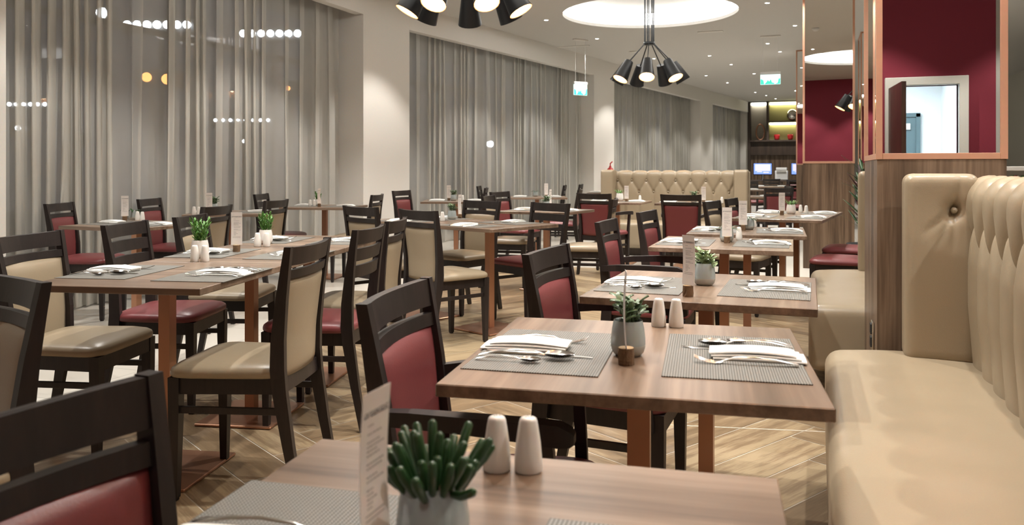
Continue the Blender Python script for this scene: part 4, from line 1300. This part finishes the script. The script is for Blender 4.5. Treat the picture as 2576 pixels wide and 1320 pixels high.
# ------------------------------------------------------------------ far end: lit shelving, computers
def plane(px, py, y):
    t_ = (px-CX)/F
    Yd = y/(t_*SP+CP)
    return atY(px, py, Yd)
def shelving():
    y = END+0.02
    t = thing('shelving_unit', 'tall dark shelving with lit niches at the far end of the room', 'shelving', (plane(1945, 400, y).x, y, 0))
    ox = t.location.x
    zt = plane(1945, 258, y).z; zs = plane(1945, 352, y).z
    xa, xm, xm2, xb = [plane(q, 400, y).x-ox for q in (1888, 1928, 1934, 2075)]
    def part(name, x0, x1, z0, z1, d0, d1, m):
        b_ = bm_new(); add_box(b_, ((x0+x1)/2, (d0+d1)/2, (z0+z1)/2), (x1-x0, d1-d0, z1-z0), 0, 0.004); return obj(name, b_, m, t)
    part('upright', xa-0.10, xa, 0, CEIL-0.01, 0, 0.36, M_dark_panel)
    part('upright', xm, xm2, zs, zt+0.06, 0, 0.36, M_dark_panel)
    part('upright', xb, xb+0.1, 0, CEIL-0.01, 0, 0.36, M_dark_panel)
    part('top_board', xa-0.1, xb+0.1, zt+0.02, CEIL-0.012, -0.01, 0.36, M_dark_panel)
    part('shelf', xa-0.05, xb+0.05, zs-0.06, zs, -0.02, 0.36, M_dark_panel)
    zm = plane(1960, 306, y).z
    part('shelf', xm2, xb, zm-0.02, zm+0.03, 0.03, 0.36, M_dark_panel)
    part('back_panel', xa, xm, zs, zt+0.02, 0.33, 0.36, M_taupe)
    part('back_panel', xm2, xb, zs, zt+0.02, 0.33, 0.36, M_olive)
    part('led_strip', xa+0.02, xm-0.02, zt-0.06, zt+0.015, 0.20, 0.30, M_shelfledw)
    part('led_strip', xm2+0.02, xb-0.02, zt-0.06, zt+0.015, 0.20, 0.30, M_shelfled)
    part('led_strip', xm2+0.02, xb-0.02, zm-0.09, zm-0.022, 0.20, 0.30, M_shelfled)
    part('lower_panel', xa-0.05, xb+0.05, plane(1945, 390, y).z, zs-0.06, 0.10, 0.36, M_dark_panel)
    part('wall_panel', xa-0.05, xb+0.05, 0, plane(1945, 390, y).z, 0.20, 0.36, M_panel)
    # ornaments
    c = plane(1912, 352, y); b_ = bm_new()
    hh = 0.27
    tube(b_, [(0.14*math.cos(a), 0, hh+hh*math.sin(a)) for a in [2*PI*k/24 for k in range(25)]], 0.028, 8)
    tag(obj('ring_sculpture', b_, M_copper, None, True), 'tall copper oval ring sculpture in the left lit niche', 'sculpture', None, Vector((c.x, y+0.16, zs+0.012)), R(15))
    for px, l in ((1954, 'small red vase on the lit shelf, nearer the ring sculpture'), (1988, 'small red vase on the lit shelf, nearer the pillar')):
        c = plane(px, 352, y); b_ = bm_new()
        lathe(b_, [(0.001, 0), (0.06, 0), (0.085, 0.06), (0.10, 0.15), (0.095, 0.19), (0.08, 0.185), (0.001, 0.05)], 18, cap=False)
        tag(obj('vase', b_, M_red, None, True), l, 'vase', 'small red vases', Vector((c.x, y+0.14, zs+0.001)), 0)
    c = plane(1993, 306, y); b_ = bm_new(); bmesh.ops.create_icosphere(b_, subdivisions=3, radius=0.2)
    tag(obj('wire_ball', b_, M_steel, None, True), 'round silvery ball ornament on the upper lit shelf', 'ornament', None, Vector((c.x, y+0.13, zm+0.23)), 0)
    # computer desk
    yd = END-1.3
    c = plane(1950, 452, yd)
    t2 = thing('computer_desk', 'dark desk with two lit screens and a printer at the far end', 'desk', (c.x, yd, 0))
    b_ = bm_new(); add_box(b_, (0.2, 0, 0.74), (2.9, 0.75, 0.04), 0, 0.004); obj('desk_top', b_, M_dark_panel, t2)
    for x in (-1.2, 0.2, 1.6):
        b_ = bm_new(); add_box(b_, (x, 0, 0.36), (0.05, 0.68, 0.72), 0, 0.004); obj('leg_panel', b_, M_dark_panel, t2)
    for px, l in ((1918, 'lit computer monitor with violet desktop, closer to the curtain'), (2014, 'lit computer monitor half hidden behind the copper-edged pillar')):
        c = plane(px, 440, yd)
        m = thing('computer_monitor', l, 'monitor', (c.x, yd+0.12, 0.761), R(5))
        m['group'] = 'computer monitors'
        b_ = bm_new(); add_box(b_, (0, 0, 0.36), (0.60, 0.03, 0.40), 0, 0.006); obj('casing', b_, M_black, m)
        b_ = bm_new(); add_box(b_, (0, -0.016, 0.37), (0.56, 0.004, 0.35)); s = obj('screen', b_, M_screen, m)
        b_ = bm_new()
        for x0, x1, z0, z1 in ((-0.24, 0.24, 0.30, 0.52), (-0.18, -0.02, 0.26, 0.29), (0.02, 0.2, 0.235, 0.27)):
            add_box(b_, ((x0+x1)/2, -0.0195, (z0+z1)/2), (x1-x0, 0.002, z1-z0))
        obj('screen_window', b_, M_screen2, s)
        b_ = bm_new(); lathe(b_, [(0.001, 0), (0.14, 0), (0.14, 0.012), (0.025, 0.02), (0.025, 0.2), (0.001, 0.2)], 20, cap=False); obj('stand', b_, M_black, m)
    c = plane(1966, 452, yd)
    m = thing('printer', 'white office printer between the two lit monitors', 'printer', (c.x, yd+0.05, 0.761))
    b_ = bm_new(); add_box(b_, (0, 0, 0.16), (0.40, 0.40, 0.30), 0, 0.02); obj('body', b_, M_chrome_w, m)
    b_ = bm_new(); add_box(b_, (0, -0.19, 0.29), (0.30, 0.16, 0.03), 0, 0.006); obj('paper_tray', b_, M_grey, m)
    b_ = bm_new(); add_box(b_, (0.0, 0.05, 0.37), (0.34, 0.30, 0.08), 0, 0.02); obj('scanner_lid', b_, M_chrome_w, m)
shelving()

# ------------------------------------------------------------------ small things at the sides
# fire extinguisher on the second column
y_ = wall_y(1520); p = wall_pt(y_, -0.14)
t = thing('fire_extinguisher', 'red fire extinguisher head showing above the sofa on the white column', 'fire extinguisher', (p.x, p.y, 0))
b_ = bm_new(); lathe(b_, [(0.001, 0.66), (0.075, 0.66), (0.08, 0.70), (0.08, 1.08), (0.06, 1.14), (0.025, 1.17), (0.025, 1.20), (0.001, 1.20)], 18, cap=False); obj('cylinder', b_, M_red, t, True)
b_ = bm_new(); tube(b_, [(0, 0, 1.19), (0, 0, 1.25), (0.05, -0.02, 1.29)], 0.014, 8); obj('handle', b_, M_red, t)
b_ = bm_new(); add_box(b_, (-0.08, 0.0, 0.9), (0.05, 0.05, 0.12), 0, 0.003); obj('bracket', b_, M_black, t)
# dark plant between the far pillar and the near pillar
p = Vector((0.43, 8.6, 0))
t = thing('floor_plant', 'tall dark plant with reddish leaves between the two mirrored pillars', 'plant', p)
b_ = bm_new(); lathe(b_, [(0.001, 0), (0.13, 0), (0.16, 0.40), (0.16, 0.42), (0.145, 0.41), (0.001, 0.38)], 20, cap=False); obj('planter', b_, M_black, t, True)
b_ = bm_new(); rr = random.Random(12)
for k in range(46):
    a = rr.uniform(0, 2*PI); z = rr.uniform(0.55, 1.15); b0 = Vector((0.03*math.cos(a), 0.03*math.sin(a), z))
    leaf(b_, b0, (math.cos(a), math.sin(a), rr.uniform(0.5, 1.6)), rr.uniform(0.16, 0.26), 0.022, -0.03, 0.001, 5, mi=k % 3 == 0)
obj('foliage', b_, [M_deep, M_redleaf], t, True)
b_ = bm_new(); tube(b_, [(0, 0, 0.38), (0.01, 0, 0.8), (0, 0.01, 1.2)], [0.02, 0.014, 0.008], 7); obj('stem', b_, M_bark, t)
# counter with packets behind the banquette
t = thing('display_counter', 'cream-topped counter behind the long banquette at the picture edge', 'counter', (1.15, 5.3, 0))
b_ = bm_new(); add_box(b_, (0.0, 0, 1.148), (0.34, 2.6, 0.024), 0, 0.004); obj('counter_top', b_, M_cer, t)
b_ = bm_new(); add_box(b_, (0.10, 0, 0.57), (0.06, 2.5, 1.13)); obj('back_panel', b_, M_grey, t)
b_ = bm_new(); add_box(b_, (-0.03, 0, 0.99), (0.24, 2.5, 0.02)); obj('shelf', b_, M_grey, t)
packs = [plain('packet_red', (0.45, 0.05, 0.05), 0.6), plain('packet_green', (0.10, 0.25, 0.08), 0.6), plain('packet_white', (0.7, 0.68, 0.62), 0.6)]
for k in range(14):
    b_ = bm_new(); add_box(b_, (0, 0, 0.055), (0.06, 0.05, 0.11), 0, 0.004)
    c = ('red', 'green', 'white')[k % 3]
    tag(obj('packet', b_, packs[k % 3]), 'small %s packet in the row under the cream counter top' % c, 'packet', 'packets under the cream counter top', Vector((1.06, 4.2+0.085*k, 1.001)), 0)

# lights outside the windows
def flood(px, py, Yd, w, n, label, m=None, r=0.09):
    p = atY(px, py, Yd)
    t = thing('outdoor_light', label, 'outdoor light', p, PHI)
    b_ = bm_new(); add_box(b_, (0, 0.12, 0.0), (w+0.3, 0.12, 0.3), 0, 0.02); obj('housing', b_, M_black, t)
    b_ = bm_new(); tube(b_, [(0, 0.2, 0.0), (0, 0.2, -p.z)], 0.05, 8); obj('mast', b_, M_black, t)
    for k in range(n):
        x = 0 if n == 1 else -w/2+w*k/(n-1)
        b_ = bm_new(); bmesh.ops.create_icosphere(b_, subdivisions=2, radius=r)
        o = obj('lens', b_, m or M_flood, t, True); o.location = (x, 0.0, 0)
flood(395, 62, 15.0, 1.1, 7, 'row of bright white lights seen through the near curtain', r=0.075)  # this and the next two: lamps added behind the glass for white window clusters
flood(680, 84, 16.5, 1.1, 7, 'row of bright white lights behind the curtain, closer to the white column', r=0.075)
flood(256, 32, 15.0, 0.1, 1, 'single bright white light behind the curtain, beside the first row', r=0.10)
flood(68, 262, 16.0, 0.7, 6, 'short row of small white lights outside near the left edge', r=0.04)
flood(608, 302, 17.0, 1.1, 8, 'lower row of small white lights outside the first window', r=0.035)
flood(369, 194, 13.4, 0.1, 1, 'orange lamp outside below the white row, first of two', M_orange, 0.08)
flood(420, 199, 12.9, 0.1, 1, 'orange lamp outside below the white row, second of two', M_orange, 0.085)
flood(724, 222, 14.6, 0.1, 1, 'small orange lamp outside below the farther white row', M_orange, 0.045)
flood(45, 322, 14.8, 0.1, 1, 'single small white lamp outside at the left edge', r=0.05)
flood(181, 351, 16.0, 0.1, 1, 'dim violet lamp outside the first window', M_bluel, 0.06)
flood(776, 341, 17.0, 0.1, 1, 'small blue lamp outside near the white column', M_bluel, 0.05)
flood(614, 355, 15.6, 0.1, 1, 'small white lamp outside under the lower light row', r=0.035)
flood(1233, 362, 24.0, 0.1, 1, 'star-like white lamp outside the second window', r=0.10)
bm = bm_new(); add_box(bm, (-16, 12, -0.30), (18, 46, 0.1)); struct('ground_outside', bm, M_rubber)
